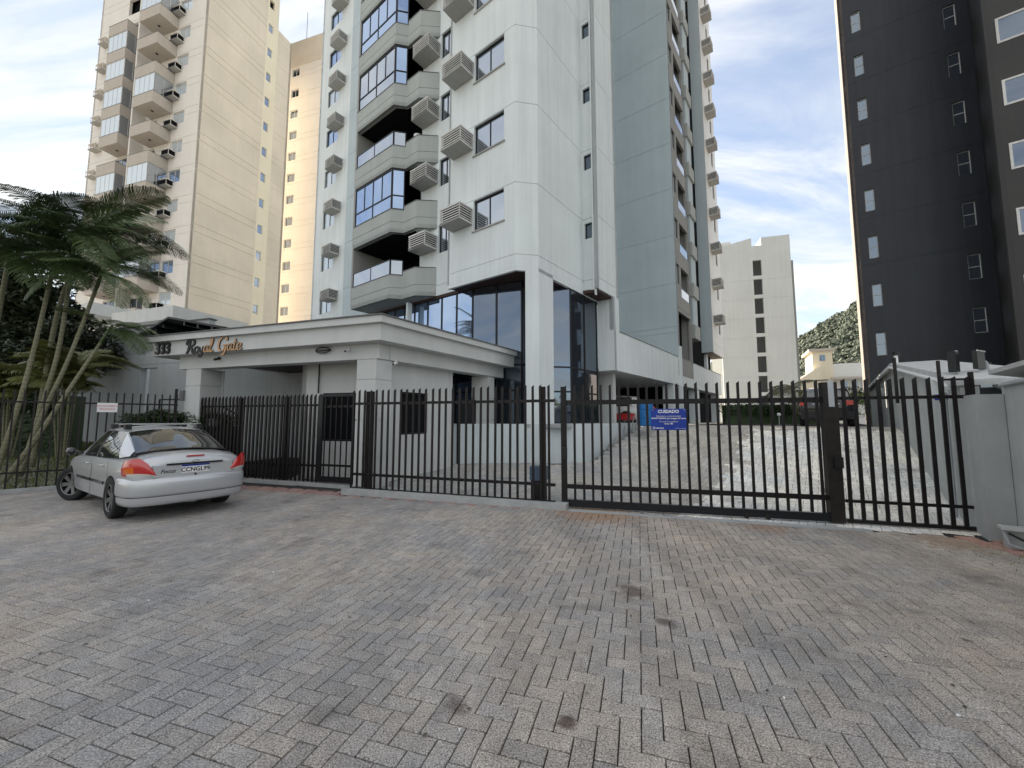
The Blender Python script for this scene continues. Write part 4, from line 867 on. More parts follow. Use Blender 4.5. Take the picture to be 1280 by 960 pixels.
m = MB().mat('tan'); wall(m, (3.34, 7.951), (3.34, 9.9), 0, 47.0, [], JC, t=0.25); wall(m, (3.34, 9.9), (-6, 9.9), 0, 47.0, [], [], t=0.25); wall(m, (-3, 14.2), (0.2, 14.2), 0, 10, [], [], t=0.2); m.build('wall', ct)
m = MB().mat('cream'); hb = [(3.0-1.12, 3.0+0.15, 14.8+SC*k, 15.95+SC*k) for k in range(-1, 12)]
wall(m, (-3.0, 14.16), (4.55, 14.16), 0, 49.0, hb, [x+1.6 for x in JC], t=0.25, jd=0.03, jh=0.04); m.mat('tan'); wall(m, (-3.0, 14.10), (4.56, 14.10), 49.0, 52.6, [], [], t=0.4); m.mat('tan'); wall(m, (4.56, 14.16), (4.56, 24), 0, 52.6, [], [], t=0.25)
m.build('wall', ct); MB().mat('dark').box(-12.4, 3.0, 0.5, 7.8, 0, ZC-0.3).mat('dark').box(-2.8, 4.2, 14.6, 23.5, 0, 48).build('interior', ct, kind='stuff')
MB().mat('cbalc').box(-12.8, 3.4, -0.1, 8, ZC, ZC+1).build('roof', ct)
WC = window_meshes(1.62, 1.26, 2, 1, 0.06, 0.08, 'slat', 'glass_pale'); WCb = window_meshes(1.62, 1.26, 2, 1, 0.06, 0.08, 'slat', 'glass_blue'); WD = window_meshes(2.0, 1.8, 2, 1, 0.07, 0.08, 'slat', 'glass_dark')
WY = window_meshes(0.60, 1.0, 1, 1, 0.05, 0.08, 'slat', 'glass_mid'); WB = window_meshes(1.27, 1.15, 2, 1, 0.06, 0.08, 'slat', 'glass_dark')
ACC = ac_meshes(1.15, 0.62, 0.62, 0, 'cream', 'cream')
for k in range(-1, 11):
    place_window(WCb if k in (1, 4, -1) else WC, ct, (-12.75, 0), (3.34, 0), 12.53, 12.22+SC*k, 0.10)
    a = place_ac((ACC[0], ACC[1], ACC[2]), ct, -0.55, -0.002, 11.72+SC*k)
    place_window(WD, ct, (-12.75, 0), (3.34, 0), 8.35, 11.5+SC*k, 0.10); place_window(WD, ct, (-12.75, 0), (3.34, 0), 4.35, 11.5+SC*k, 0.10)
    inst('air_conditioner_box', ACC[0], ct, (-11.7, -0.002, 11.7+SC*k))
for k in range(-1, 12): place_window(WY, ct, (3.34, 6.501), (3.34, 7.95), 0.20, 12.9+SC*k, 0.08)
for k in range(-1, 12): place_window(WB, ct, (-3.0, 14.16), (4.55, 14.16), 1.88, 14.8+SC*k, 0.12)
def cream_balcony(x0, x1, d):
    m = MB().mat('cbalc'); m.box(x0, x1, -d, 0, 0, 0.12); m.box(x0, x1, -d, -d+0.12, 0.12, 1.1); m.box(x0, x0+0.12, -d+0.12, 0, 0.12, 1.1); m.box(x1-0.12, x1, -d+0.12, 0, 0.12, 1.1)
    m.mat('ghdark').box(x0-.02, x1+.02, -d-.02, -d+0.14, 1.1, 1.13); m.box(x1-0.14, x1+.02, -d+.14, 0, 1.1, 1.13); m.mat('black').box((x0+x1)/2-0.08, (x0+x1)/2+0.08, -d/2-0.08, -d/2+0.08, -0.06, 0.0)
    return m.data('balcony')
BR = cream_balcony(-3.15, -0.30, 1.7); BL = cream_balcony(-8.0, -5.2, 1.55)
def cream_glaze(x0, x1, d, sd_):
    return window_meshes(x1-x0-0.06, 1.88, 4, 1, 0.04, 0.05, 'slat', 'glass_pale'), window_meshes(d-0.1, 1.88, 2, 1, 0.04, 0.05, 'slat', 'glass_mid')
GRm = cream_glaze(-3.15, -0.30, 1.7, 1); GLm = cream_glaze(-8.0, -5.2, 1.55, 1)
for k in range(-1, 11):
    z = 13.48+SC*k-3.0
    b = inst('balcony', BR, ct, (0, 0, z)); b2 = inst('balcony', BL, ct, (0, 0, z))
    if k in (4, 7, 10, 1):
        place_window(GRm[0], ct, (-3.12, -1.68), (-0.33, -1.68), 0, z+1.13, 0.02, 'balcony_glazing'); place_window(GRm[1], ct, (-0.31, -1.64), (-0.31, 0), 0, z+1.13, 0.02, 'balcony_glazing')
    if k in (4, 6, 7, 8, 9):
        place_window(GLm[0], ct, (-7.97, -1.53), (-5.23, -1.53), 0, z+1.13, 0.02, 'balcony_glazing'); place_window(GLm[1], ct, (-5.21, -1.49), (-5.21, 0), 0, z+1.13, 0.02, 'balcony_glazing')
m = MB().mat('cream').box(-4.35, -4.15, -1.1, 0, 5, ZC); m.build('fin_wall', ct)
t = thing('split_condenser', 'white condenser unit hanging under a lower balcony of the cream tower', 'air conditioner', (*(Vector((-32.87, 36.89))+Vector((sin(radians(107.4)), cos(radians(107.4))))*(-0.9)+Vector((sin(radians(17.4)), cos(radians(17.4))))*(-0.35)), 18.3), radians(-17.4))
MB().mat('slat').box(-0.45, 0.45, -0.3, 0.0, 0, 0.7).mat('black').tube([(-0.1, -0.31, 0.35), (-0.1, -0.30, 0.35)], 0.26, 14).build('casing', t); MB().mat('slatgrey').box(-0.4, 0.4, -0.3, 0.3, -0.06, 0).build('bracket', t)
an = thing('antenna', 'thin mast antenna on the roof of the cream tower', 'antenna', (*(Vector((-32.87, 36.89))+Vector((sin(radians(107.4)), cos(radians(107.4))))*(0.2)+Vector((sin(radians(17.4)), cos(radians(17.4))))*(15.0)), 52.6)); MB().mat('pipe').tube([(0, 0, 0), (0, 0, 5)], 0.05, 5).build('mast', an)

# ------------------------------------------------------------------ charcoal tower at the right
dk = frame_empty('charcoal_tower', 'near-black apartment tower with small white framed windows on the right', 'apartment building', 22.08, 24.18, 127.7)
JD = [11.2, 17.0, 8.1+3*1, 23.2, 14.1, 20.2, 26.2]
m = MB().mat('black_b'); hd = [(0.6, 1.05, 5.50+3.02*k-0.02, 6.87+3.02*k) for k in range(0, 12)] + [(4.62, 5.12, 6.33+3.0*k, 7.72+3.0*k) for k in range(-1, 12)]
wall(m, (-0.6, 0), (6.2, 0), 0, 46, hd, sorted(set(JD)), t=0.2, jd=0.012, jh=0.012); m.box(1.9, 1.93, -0.004, 0.0, 4, 46); m.build('wall', dk)
m = MB().mat('sunlitside'); wall(m, (-0.6, 2.6), (-0.6, -0.0), 0, 46, [], [], t=0.2); m.build('wall', dk)  # sunlight on this side is painted into its tone
m = MB().mat('dark'); m.box(-0.3, 6.4, 0.3, 2.6, 0, 45.5); m.box(5.3, 18, -5.3, 0.2, 4.1, 45.5); m.build('interior', dk, kind='stuff')
m = MB().mat('brown_b'); hw = [(4.44-4.09, 4.44-4.09+1.5, 9.67+3.02*k, 10.9+3.02*k) for k in range(-1, 10)]
wall(m, (4.09, -5.58), (16, -5.58), 3.95, 46, hw, [], t=0.2); wall(m, (5.02, 0.05), (4.09, -5.58), 3.95, 46, [], [], t=0.15); m.mat('black_b').box(4.1, 16, -5.5, 13, 3.9, 4.0); m.build('wall', dk)
m = MB().mat('mid').box(5.5, 16, -4.5, 12, 0, 3.9); m.build('ground_floor', dk)
WDK = window_meshes(0.45, 1.38, 1, 2, 0.042, 0.05, 'slat', 'glass_smoke'); WDR = window_meshes(0.50, 1.39, 1, 2, 0.040, 0.05, 'slat', 'glass_dark'); WDW = window_meshes(1.5, 1.23, 1, 1, 0.09, 0.05, 'slat', 'glass_dark')
for k in range(0, 10): place_window(WDK, dk, (-0.6, 0), (6.2, 0), 0.60, 5.49+3.02*k, 0.10)
for k in range(-1, 9): place_window(WDR, dk, (-0.6, 0), (6.2, 0), 4.62, 6.33+3.0*k, 0.10)
for k in range(-1, 8): place_window(WDW, dk, (4.09, -5.58), (16, -5.58), 0.35, 9.67+3.02*k, -0.02)
# ------------------------------------------------------------------ light grey block in the middle distance
md = frame_empty('grey_block', 'plain light grey apartment block with a column of dark stairwell openings', 'apartment building', 37.02, 60.37, 107.4)
m = MB().mat('mid'); hm = [(4.75, 5.95, 23.55-2.98*k, 26.0-2.98*k) for k in range(0, 9)]
wall(m, (-4.72, 0), (6.3-1.2, 0), 0, 28.3, hm, [22.9-2.98*k for k in range(0, 8)], t=0.4, jd=0.03, jh=0.05)
m.prism([(-4.72, 0), (0.0, 0), (0.0, 0.4), (-4.72, 0.4)], 28.3, [28.6, 29.6, 29.6, 28.6]); m.prism([(1.3, 0), (5.1, 0), (5.1, 8), (1.3, 8)], 28.3, 29.5); m.box(-3.4, -2.0, 4, 6, 28.3, 31.0); m.build('wall', md)
m = MB().mat('middark').box(-4.6, 5.0, 1.3, 10, 0, 28.28); m.build('interior', md)
m = MB().mat('taupe'); m.box(5.12, 6.2, 2.5, 10, 0, 26.3)
m.build('side_wing', md)
for k in range(8): MB().mat('dark').box(6.22, 6.5, 4.5, 6, 23.2-2.98*k, 23.9-2.98*k).build('window_hood', md)
# ------------------------------------------------------------------ hillside, pale house, yard features
random.seed(11)
def hill_h(x, y):
    r = interp(x/y, [(-3, 40), (-0.6, 60), (0.3, 52), (0.66, 42), (0.72, 47), (0.80, 58), (0.95, 75), (2, 70), (5, 40)])
    d = hypot(x, y); return 2+r*interp(d, [(190, 0), (330, 1.0), (420, 1.05)])+6*noise.noise(Vector((x*.012, y*.012, 0)))
m = MB().mat('forest'); vs = []; fs = []; na, nd = 60, 12
for j in range(nd+1):
    for i in range(na+1):
        a = radians(-75+150*i/na); d = 180+260*j/nd; x, y = d*sin(a), d*cos(a); vs.append((x, y, hill_h(x, y)-3))
for j in range(nd):
    for i in range(na): q = j*(na+1)+i; fs.append((q, q+1, q+na+2, q+na+1))
m.add(vs, fs); o = m.build('hills', smooth=True); ground_structure(o)
def canopy(mb, c, r, n=46, q=1.0):   # a tree crown as a shell of ragged leaf clumps
    for _ in range(n):
        v = Vector((random.gauss(0, 1), random.gauss(0, 1), abs(random.gauss(0, .8))-0.15)).normalized(); p = Vector(c)+Vector((v.x*r, v.y*r, v.z*r*0.72))*random.uniform(0.75, 1.05)
        s = r*random.uniform(0.09, 0.19)*q; t1 = Vector((random.gauss(0, 1), random.gauss(0, 1), random.gauss(0, .5))).normalized(); t2 = t1.cross(v+Vector((.01, .02, 0))).normalized()
        mb.add([p+t1*s, p+t2*s, p-t1*s, p-t2*s, p+v*s*0.7], [(0, 1, 4), (1, 2, 4), (2, 3, 4), (3, 0, 4)])
m = MB().mat('forest')
for i in range(900):
    a = radians(random.uniform(33, 42.5)); d = random.uniform(195, 420); x, y = d*sin(a), d*cos(a); canopy(m, (x, y, hill_h(x, y)+1), random.uniform(4.5, 8.5), 120)
for i in range(500):
    a = radians(random.uniform(-70, 70)); d = random.uniform(195, 400); x, y = d*sin(a), d*cos(a); canopy(m, (x, y, hill_h(x, y)+1), random.uniform(4, 7), 24)
o = m.build('hillside_forest'); tag(o, 'dense green forest covering the hillside beyond the buildings', 'forest'); o['kind'] = 'stuff'
yh = frame_empty('pale_hill_house', 'pale yellow house with stepped gables below the wooded hill', 'house', 58, 74, 118)
m = MB().mat('yellow'); m.box(-2, 1.0, 0, 8, 0, 14.2); m.mat('white').box(1.0, 9, 0.5, 8, 0, 11.8); m.mat('yellow').prism([(-6.5, -1), (-1, -1), (-1, 6), (-6.5, 6)], 0, [7.5, 11.5, 11.5, 7.5]); m.mat('cream').box(-22, -2.5, -3, 4, 0, 5.8); m.build('wall', yh)
m = MB().mat('cbalc'); m.box(-2.5, 1.4, -0.4, 8.4, 14.2, 14.7); m.prism([(0.6, -1.2), (9.4, -1.2), (9.4, 3), (0.6, 3)], [8.8, 8.8, 9.6, 9.6], [9.1, 9.1, 9.9, 9.9]); m.box(-22.3, -2.3, -3.3, 4.3, 5.8, 6.3); m.build('roof', yh)
for (x, z) in ((-0.9, 12.4), (2.2, 7.4), (3.6, 7.4), (5.0, 7.4), (6.4, 7.4), (1.6, 4.4), (3.4, 4.4)): MB().mat('glass_dark').box(x, x+0.8, -0.05 if x < 1 else 0.44, 0.3 if x < 1 else 0.6, z, z+1.1).build('window', yh)
MB().mat('pipe').tube([(7, 4, 11.8), (7, 4, 21)], 0.12, 6).build('mast', yh); MB().mat('white').tube([(-2.2, -1.6, 0), (-2.2, -1.6, 8.6)], 0.35, 8).build('column', yh)
o = MB().mat('yellow').box(-3, 3, 0, 5, 0, 8.2).mat('ghdark').box(-3.2, 3.2, -.2, 5.2, 8.2, 8.4).build('ochre_annex'); o.location = (51, 70, 0); o.rotation_euler = (0, 0, radians(-30)); tag(o, 'small ochre building partly hidden by the far palm', 'building')
# unseen core added to stop sun passing between the front and far blocks
MB().mat('greywall').box(-19.3, -3.2, 4.97, 13.40, 3.8, ZT-0.3).build('sun_block_core', tw)

# ------------------------------------------------------------------ cars
def spl(ks, n):
    ps = smooth_pts([tuple(k) for k in ks], n) if False else None
    out = []; P_ = [ks[0]]+list(ks)+[ks[-1]]
    for i in range(1, len(P_)-2):
        for k in range(n):
            t = k/n; a, b, c_, d2 = P_[i-1], P_[i], P_[i+1], P_[i+2]
            out.append(tuple(0.5*((2*b[j])+(-a[j]+c_[j])*t+(2*a[j]-5*b[j]+4*c_[j]-d2[j])*t*t+(-a[j]+3*b[j]-3*c_[j]+d2[j])*t**3) for j in range(len(b))))
    out.append(tuple(ks[-1])); return out
def car_body(st, mat, axles, arch=0.345, wz=0.31, wy=0.56):
    st = spl(st, 4); rows = []
    for (x, w_, zb, zs, zt) in st:
        h = [(0, zb), (w_*.55, zb), (w_*.86, zb+.015), (w_*.955, zb+.07), (w_*.985, zb+(zs-zb)*.28), (w_, zb+(zs-zb)*.52), (w_*.997, zb+(zs-zb)*.70), (w_*.985, zb+(zs-zb)*.86), (w_*.95, zs-.012), (w_*.90, zs+.008), (w_*.78, zs+(zt-zs)*.55), (w_*.5, zs+(zt-zs)*.88), (0, zt)]
        ring = [(x, -y, z) for y, z in h] + [(x, y, z) for y, z in h[1:-1][::-1]]; rows.append(ring)
    m = MB().mat(mat); n = len(rows[0]); vs = [v for r in rows for v in r]; fs = []
    for i in range(len(rows)-1):
        for k in range(n): fs.append((i*n+k, i*n+(k+1) % n, (i+1)*n+(k+1) % n, (i+1)*n+k))
    fs.append(tuple(range(n))); fs.append(tuple((len(rows)-1)*n+k for k in range(n))[::-1]); m.add(vs, fs)
    me = m.data('body'); o = bpy.data.objects.new('tmp', me); C.objects.link(o)
    cut = MB().mat('black')
    for ax in axles:
        for s in (-1, 1): cut.tube([(ax, s*wy, wz+.01), (ax, s*1.1, wz+.01)], arch, 28)
    co = bpy.data.objects.new('cut', cut.data('cut')); C.objects.link(co)
    bo = o.modifiers.new('b', 'BOOLEAN'); bo.operation = 'DIFFERENCE'; bo.object = co; bo.solver = 'EXACT'
    dg = bpy.context.evaluated_depsgraph_get(); dg.update(); me2 = bpy.data.meshes.new_from_object(o.evaluated_get(dg))
    bpy.data.objects.remove(o); bpy.data.objects.remove(co); me2.name = 'body'
    for p in me2.polygons: p.use_smooth = len(p.vertices) <= 4
    me2.set_sharp_from_angle(angle=radians(32)); return me2
def make_gh(prof, belt, wb, wr):
    def gh(x, t):
        zr = interp(x, prof); zb = interp(x, belt); w0 = interp(x, wb); w1 = interp(x, wr); k = max(0.0, (zr-zb))
        if t <= 1: u = t; return Vector((x, w0+(w1-w0)*(u**1.35), zb+(max(zr-.05, zb)-zb)*u))
        u = t-1; return Vector((x, w1*(1-u), max(zr-.05, zb)+(zr-max(zr-.05, zb))*sin(u*pi/2)))
    return gh
def patch(gh, x0, x1, t0, t1, off, mat, nx=10, nt=6, side=1, xs0=None, xs1=None, both=False):
    """surface strip; x0/x1 at t0, xs0/xs1 at t1"""
    m = MB().mat(mat); xs0 = x0 if xs0 is None else xs0; xs1 = x1 if xs1 is None else xs1; vs = []; fs = []
    for sd_ in ((1, -1) if both else (side,)):
        o = len(vs)
        for j in range(nt+1):
            t = t0+(t1-t0)*j/nt; a = x0+(xs0-x0)*j/nt; b = x1+(xs1-x1)*j/nt
            for i in range(nx+1):
                x = a+(b-a)*i/nx; p = gh(x, t); e = 1e-3; dx = gh(x+e, t)-gh(x-e, t); dt = gh(x, min(2, t+e))-gh(x, max(0, t-e)); n = dt.cross(dx); n = -n
                if n.length > 1e-12: n.normalize()
                if n.z < -0.05 or (n.y < 0 and t < 1): n = -n
                if n.z < 0: n = -n
                p = p+n*off; vs.append((p.x, p.y*sd_, p.z))
        for j in range(nt):
            for i in range(nx): q = o+j*(nx+1)+i; fs.append((q, q+1, q+nx+2, q+nx+1) if sd_ > 0 else (q, q+nx+1, q+nx+2, q+1))
    m.add(vs, fs); return m
def wheel_parts(r=0.31, wd=0.19, rim=0.20, spokes=7):
    t = MB().mat('rubber'); prof = [(rim, -wd*.42), (rim+.02, -wd*.5), (r-.03, -wd*.5), (r-.006, -wd*.40), (r, -wd*.25), (r, wd*.25), (r-.006, wd*.40), (r-.03, wd*.5), (rim+.02, wd*.5), (rim, wd*.42)]
    n = 36; vs = []; fs = []
    for i in range(n):
        a = 2*pi*i/n
        for (rr, y) in prof: vs.append((rr*cos(a), y, rr*sin(a)))
    k = len(prof)
    for i in range(n):
        for j in range(k): fs.append((i*k+j, i*k+(j+1) % k, ((i+1) % n)*k+(j+1) % k, ((i+1) % n)*k+j))
    t.add(vs, fs); m = MB().mat('alloy')
    m.tube([(0, wd*.16, 0), (0, wd*.34, 0)], [.055, .045], 14)
    for i in range(spokes):
        a = 2*pi*i/spokes; c, s = cos(a), sin(a); p, q = -s, c
        for (r0, r1, w0, w1) in ((.035, rim-.005, .026, .040),):
            v = [(c*r0+p*w0, wd*.30, s*r0+q*w0), (c*r0-p*w0, wd*.30, s*r0-q*w0), (c*r1-p*w1, wd*.38, s*r1-q*w1), (c*r1+p*w1, wd*.38, s*r1+q*w1)]
            m.add(v+[(x, y-.035, z) for x, y, z in v], [(0, 1, 2, 3), (7, 6, 5, 4), (0, 4, 5, 1), (1, 5, 6, 2), (2, 6, 7, 3), (3, 7, 4, 0)])
    ring = [(rim*cos(2*pi*i/28), wd*.40, rim*sin(2*pi*i/28)) for i in range(29)]; m.tube(ring, .012, 6)
    m.mat('black').tube([(0, -wd*.3, 0), (0, wd*.02, 0)], rim+.002, 24)
    return t.data('tyre'), m.data('rim')
def add_wheels(root, axles, track, r, steer=0.0, wd=0.19):
    ty, rm = wheel_parts(r, wd, r*0.66)
    for ax in axles:
        for s in (1, -1):
            e = inst('wheel', ty, root, (ax, s*track/2, r), (0, random.uniform(0, 3), (0 if s > 0 else pi)+(radians(steer) if ax > 1 else 0)))
            inst('rim', rm, e)
cr = thing('silver_sedan', 'silver four-door sedan with roof bars parked facing the lawn fence', 'car', (-6.27, 7.60, 0), radians(90+57))
cr.rotation_euler = (0, 0, radians(90+57.0)); cr.scale = (1.06, 1.0, 1.065)
bst = [(-.885, .58, .50, .80, .90), (-.865, .70, .44, .83, .955), (-.80, .79, .38, .86, 1.0), (-.62, .832, .30, .885, 1.03), (-.35, .845, .24, .90, 1.035), (0, .85, .21, .91, 1.0), (.6, .853, .20, .905, .97), (1.2, .853, .19, .90, .96), (1.8, .852, .19, .89, .97), (2.3, .845, .19, .87, .97), (2.8, .825, .20, .80, .88), (3.12, .75, .22, .70, .77), (3.32, .62, .26, .60, .66), (3.42, .45, .32, .52, .56)]
inst('body', car_body(bst, 'silver', (0, 2.615)), cr)
gh1 = make_gh([(-.50, 1.02), (-.36, 1.06), (-.1, 1.19), (.15, 1.31), (.38, 1.385), (.7, 1.42), (1.1, 1.432), (1.5, 1.415), (1.75, 1.36), (2.1, 1.18), (2.45, .97)], [(-.5, .99), (0, .93), (.6, .915), (2.0, .89), (2.45, .90)], [(-.5, .70), (0, .765), (.6, .79), (1.8, .79), (2.45, .74)], [(-.5, .66), (-.1, .625), (.4, .575), (1.1, .57), (1.7, .55), (2.45, .66)])
b_ = MB()
def addm(dst, src):
    for mt in src.mats: dst.mat(mt)
    o = len(dst.v); dst.v += src.v
    for f, mi in zip(src.f, src.m): dst.f.append(tuple(i+o for i in f)); dst.m.append(dst.mats.index(src.mats[mi]))
for a in ((-.44, .36, 0, 1.0, .006, -.30, .34), (-.50, -.28, 0, 1.0, .003, -.34, .33)):
    pass

def sides(g, x0, x1, t0, t1, off, mat, name, root, nx=8, nt=6, xs0=None, xs1=None):
    for sd_ in (1, -1): patch(g, x0, x1, t0, t1, off, mat, nx, nt, sd_, xs0, xs1).build(name, root, True)
patch(gh1, .34, 1.72, .93, 2.0, .006, 'silver', 16, 10, both=True).build('roof', cr, True)
sides(gh1, -.36, -.02, 0, 1.0, .004, 'silver', 'rear_pillar', cr, 8, 8, -.29, .38)
sides(gh1, 1.98, 2.42, 0, 1.0, .004, 'silver', 'front_pillar', cr, 6, 6, 1.62, 1.86)
sides(gh1, -.02, 1.10, 0.0, .94, .002, 'carglass', 'side_window', cr, 8, 6, .38, 1.10)
sides(gh1, 1.16, 1.99, 0.0, .94, .002, 'carglass', 'side_window', cr, 8, 6, 1.16, 1.64)
sides(gh1, 1.09, 1.17, 0.0, .95, .003, 'black', 'door_pillar', cr, 2, 6)
patch(gh1, -.37, .35, .97, 2.0, .007, 'carglass', 12, 10, both=True).build('rear_window', cr, True)
patch(gh1, 1.74, 2.40, 1.0, 2.0, .003, 'carglass', 8, 8, both=True).build('windscreen', cr, True)
patch(gh1, -.40, -.355, .97, 2.0, .010, 'black', 1, 10, both=True).build('window_seal', cr, True)
patch(gh1, -.5, 2.45, 0, 1.0, -.01, 'black', 24, 6, 1).build('cabin_lining', cr); patch(gh1, -.5, 2.45, 0, 1.0, -.01, 'black', 24, 6, -1).build('cabin_lining', cr)
# rear bumper swept round the tail
def sweep(path, prof, mat):
    ps = spl(path, 4); full = ps+[(x, -y) for x, y in ps[::-1][1:]]; m = MB().mat(mat); vs = []; fs = []; k = len(prof)
    for i, p in enumerate(full):
        a = Vector(full[max(0, i-1)]); b = Vector(full[min(len(full)-1, i+1)]); d = (b-a).normalized(); n = Vector((-d.y, d.x))
        c = Vector(p)-Vector((.8, 0))
        if n.dot(c) < 0: n = -n
        for (o, z) in prof: vs.append((p[0]+n.x*o, p[1]+n.y*o, z))
    for i in range(len(full)-1):
        for j in range(k-1): fs.append((i*k+j, i*k+j+1, (i+1)*k+j+1, (i+1)*k+j))
    m.add(vs, fs); return m
bp_ = [(-.365, .845), (-.55, .842), (-.72, .81), (-.83, .73), (-.905, .52), (-.935, .25), (-.94, 0)]
sweep(bp_, [(-.10, .235), (-.01, .25), (.008, .30), (.014, .375)], 'silver').build('rear_bumper', cr, True)
sweep(bp_, [(.006, .382), (.02, .388), (.030, .42), (.036, .50), (.034, .58), (.022, .635), (-.02, .665), (-.10, .675)], 'silver').build('rear_bumper', cr, True)
# tail lights as curved corner patches
lp = spl([(-.57, .842), (-.68, .828), (-.78, .787), (-.845, .70), (-.876, .61), (-.890, .53)], 4)
def lamp(s):
    for (mt, nm, fn) in (('redlens', 'tail_light', lambda u: (.70+.10*min(1, u*2.2)*(1 if u < .5 else max(0.0, 1-(u-.5)*2.0)) if u < .55 else .70+.07*max(0, 1-(u-.55)*2.2), .76+.17*min(1.0, u*1.8)-.0*u if u < .62 else .93-.21*((u-.62)/.38)**1.2)),):
        m = MB().mat(mt); vs = []; fs = []; n_ = len(lp); K = 6
        for i, p in enumerate(lp):
            u = i/(n_-1); a = Vector(lp[max(0, i-1)]); b = Vector(lp[min(n_-1, i+1)]); d = (b-a).normalized(); nn_ = Vector((-d.y, d.x)); nn_ = nn_ if nn_.dot(Vector(p)-Vector((.8, 0))) > 0 else -nn_
            z0 = .695; z1 = interp(u, [(0, .86), (.12, .92), (.35, .955), (.55, .965), (.75, .88), (1, .71)])
            for j in range(K+1):
                z = z0+(z1-z0)*j/K; o = .018+.016*sin(pi*j/K); vs.append((p[0]+nn_.x*o, s*(p[1]+nn_.y*o), z))
        m.mats = ['redlens', 'amber', 'clearlens']
        for i in range(n_-1):
            for j in range(K):
                u = i/(n_-1); mi = 2 if (j == 0 and u > .22) else (1 if (j in (1, 2) and u < .45 and u > .12) else 0)
                q = i*(K+1)+j; m.f.append((q, q+1, q+K+2, q+K+1)); m.m.append(mi)
        m.v = vs; m.build(nm, cr, True)
lamp(1); lamp(-1)
def rear(y0, y1, z0, z1, mat, nm, x=-.90, d=.012): o = MB().mat(mat).box(x-d, x, y0, y1, z0, z1).build(nm, cr); return o
MB().mat('silver').prism([(-.905, -.56), (-.905, .56), (-.86, .60), (-.86, -.60)], .66, .84).build('boot_lid', cr)
rear(-.40, .40, .835, .862, 'black', 'boot_handle', -.905, .022); rear(-.13, .13, .955, .972, 'redlens', 'brake_light', -.868, .02)
pl = rear(-.20, .20, .70, .83, 'signwhite', 'number_plate', -.906, .008); rear(-.20, .20, .803, .829, 'signblue', 'number_plate_band', -.9145, .002)
inst('lettering', text_mesh('CCNGL99', 0.094, 'black', 0.001, bold=0.0018), cr, (-.916, 0, .748), (pi/2, 0, -pi/2))
inst('badge', text_mesh('Focus', 0.085, 'frame', 0.002, shear=0.35, bold=0.001), cr, (-.907, .38, .745), (pi/2, 0, -pi/2))
MB().mat('black').tube([(-.905, 0, .672), (-.93, 0, .672)], .016, 12).build('lock', cr)
MB().mat('chrome').tube([(-.905+.0, y, z) for y, z in [(.05*cos(a*pi/8), .885+.016*sin(a*pi/8)) for a in range(17)]], .004, 5).build('emblem', cr)
for s in (1, -1):
    MB().mat('blackpaint').box(.35, 1.05, s*.853, s*.868, .50, .55).build('side_moulding', cr); MB().mat('blackpaint').box(1.12, 2.0, s*.853, s*.868, .50, .55).build('side_moulding', cr)
    MB().mat('chrome').tube([(.42, s*.852, .80), (.46, s*.885, .80), (.56, s*.885, .80), (.60, s*.852, .80)], .011, 6).build('door_handle', cr); MB().mat('chrome').tube([(1.30, s*.850, .79), (1.34, s*.885, .79), (1.44, s*.885, .79), (1.48, s*.852, .79)], .011, 6).build('door_handle', cr)
    MB().mat('black').box(1.125, 1.131, s*.852, s*.8555, .26, .88).build('door_seam', cr); MB().mat('black').box(.20, .206, s*.852, s*.8535, .62, .88).build('door_seam', cr)
    mm = MB().mat('blackpaint').tube([(1.96, s*.80, .93), (1.98, s*.93, .955)], [.02, .03], 8); mm.tube([(1.90, s*.94, .965), (1.97, s*.98, .97), (2.04, s*.96, .965)], [.055, .075, .03], 12); mm.build('door_mirror', cr, True)
for x in (.55, 1.30):
    rk = MB().mat('chrome').box(x-.025, x+.025, -.57, .57, 1.450, 1.470).build('roof_bar', cr)
    for s in (1, -1): MB().mat('black').box(x-.05, x+.05, s*.50, s*.59, 1.375, 1.462).build('bar_foot', cr)
add_wheels(cr, (0,), 1.52, .315, 0, .195)
ty, rm = wheel_parts(.315, .195, .208)
for s in (1, -1): e = inst('wheel', ty, cr, (2.615, s*.76, .315), (0, 1.0, (0 if s > 0 else pi)+radians(30))); inst('rim', rm, e)
MB().mat('black').box(-.75, 3.2, -.62, .62, .20, .30).build('underside', cr); MB().mat('slatgrey').tube([(-.72, -.1, .27), (-.66, .38, .27)], .075, 12).build('silencer', cr)
MB().mat('chrome').tube([(-.70, .42, .27), (-.86, .43, .27)], .022, 8).build('exhaust_pipe', cr)
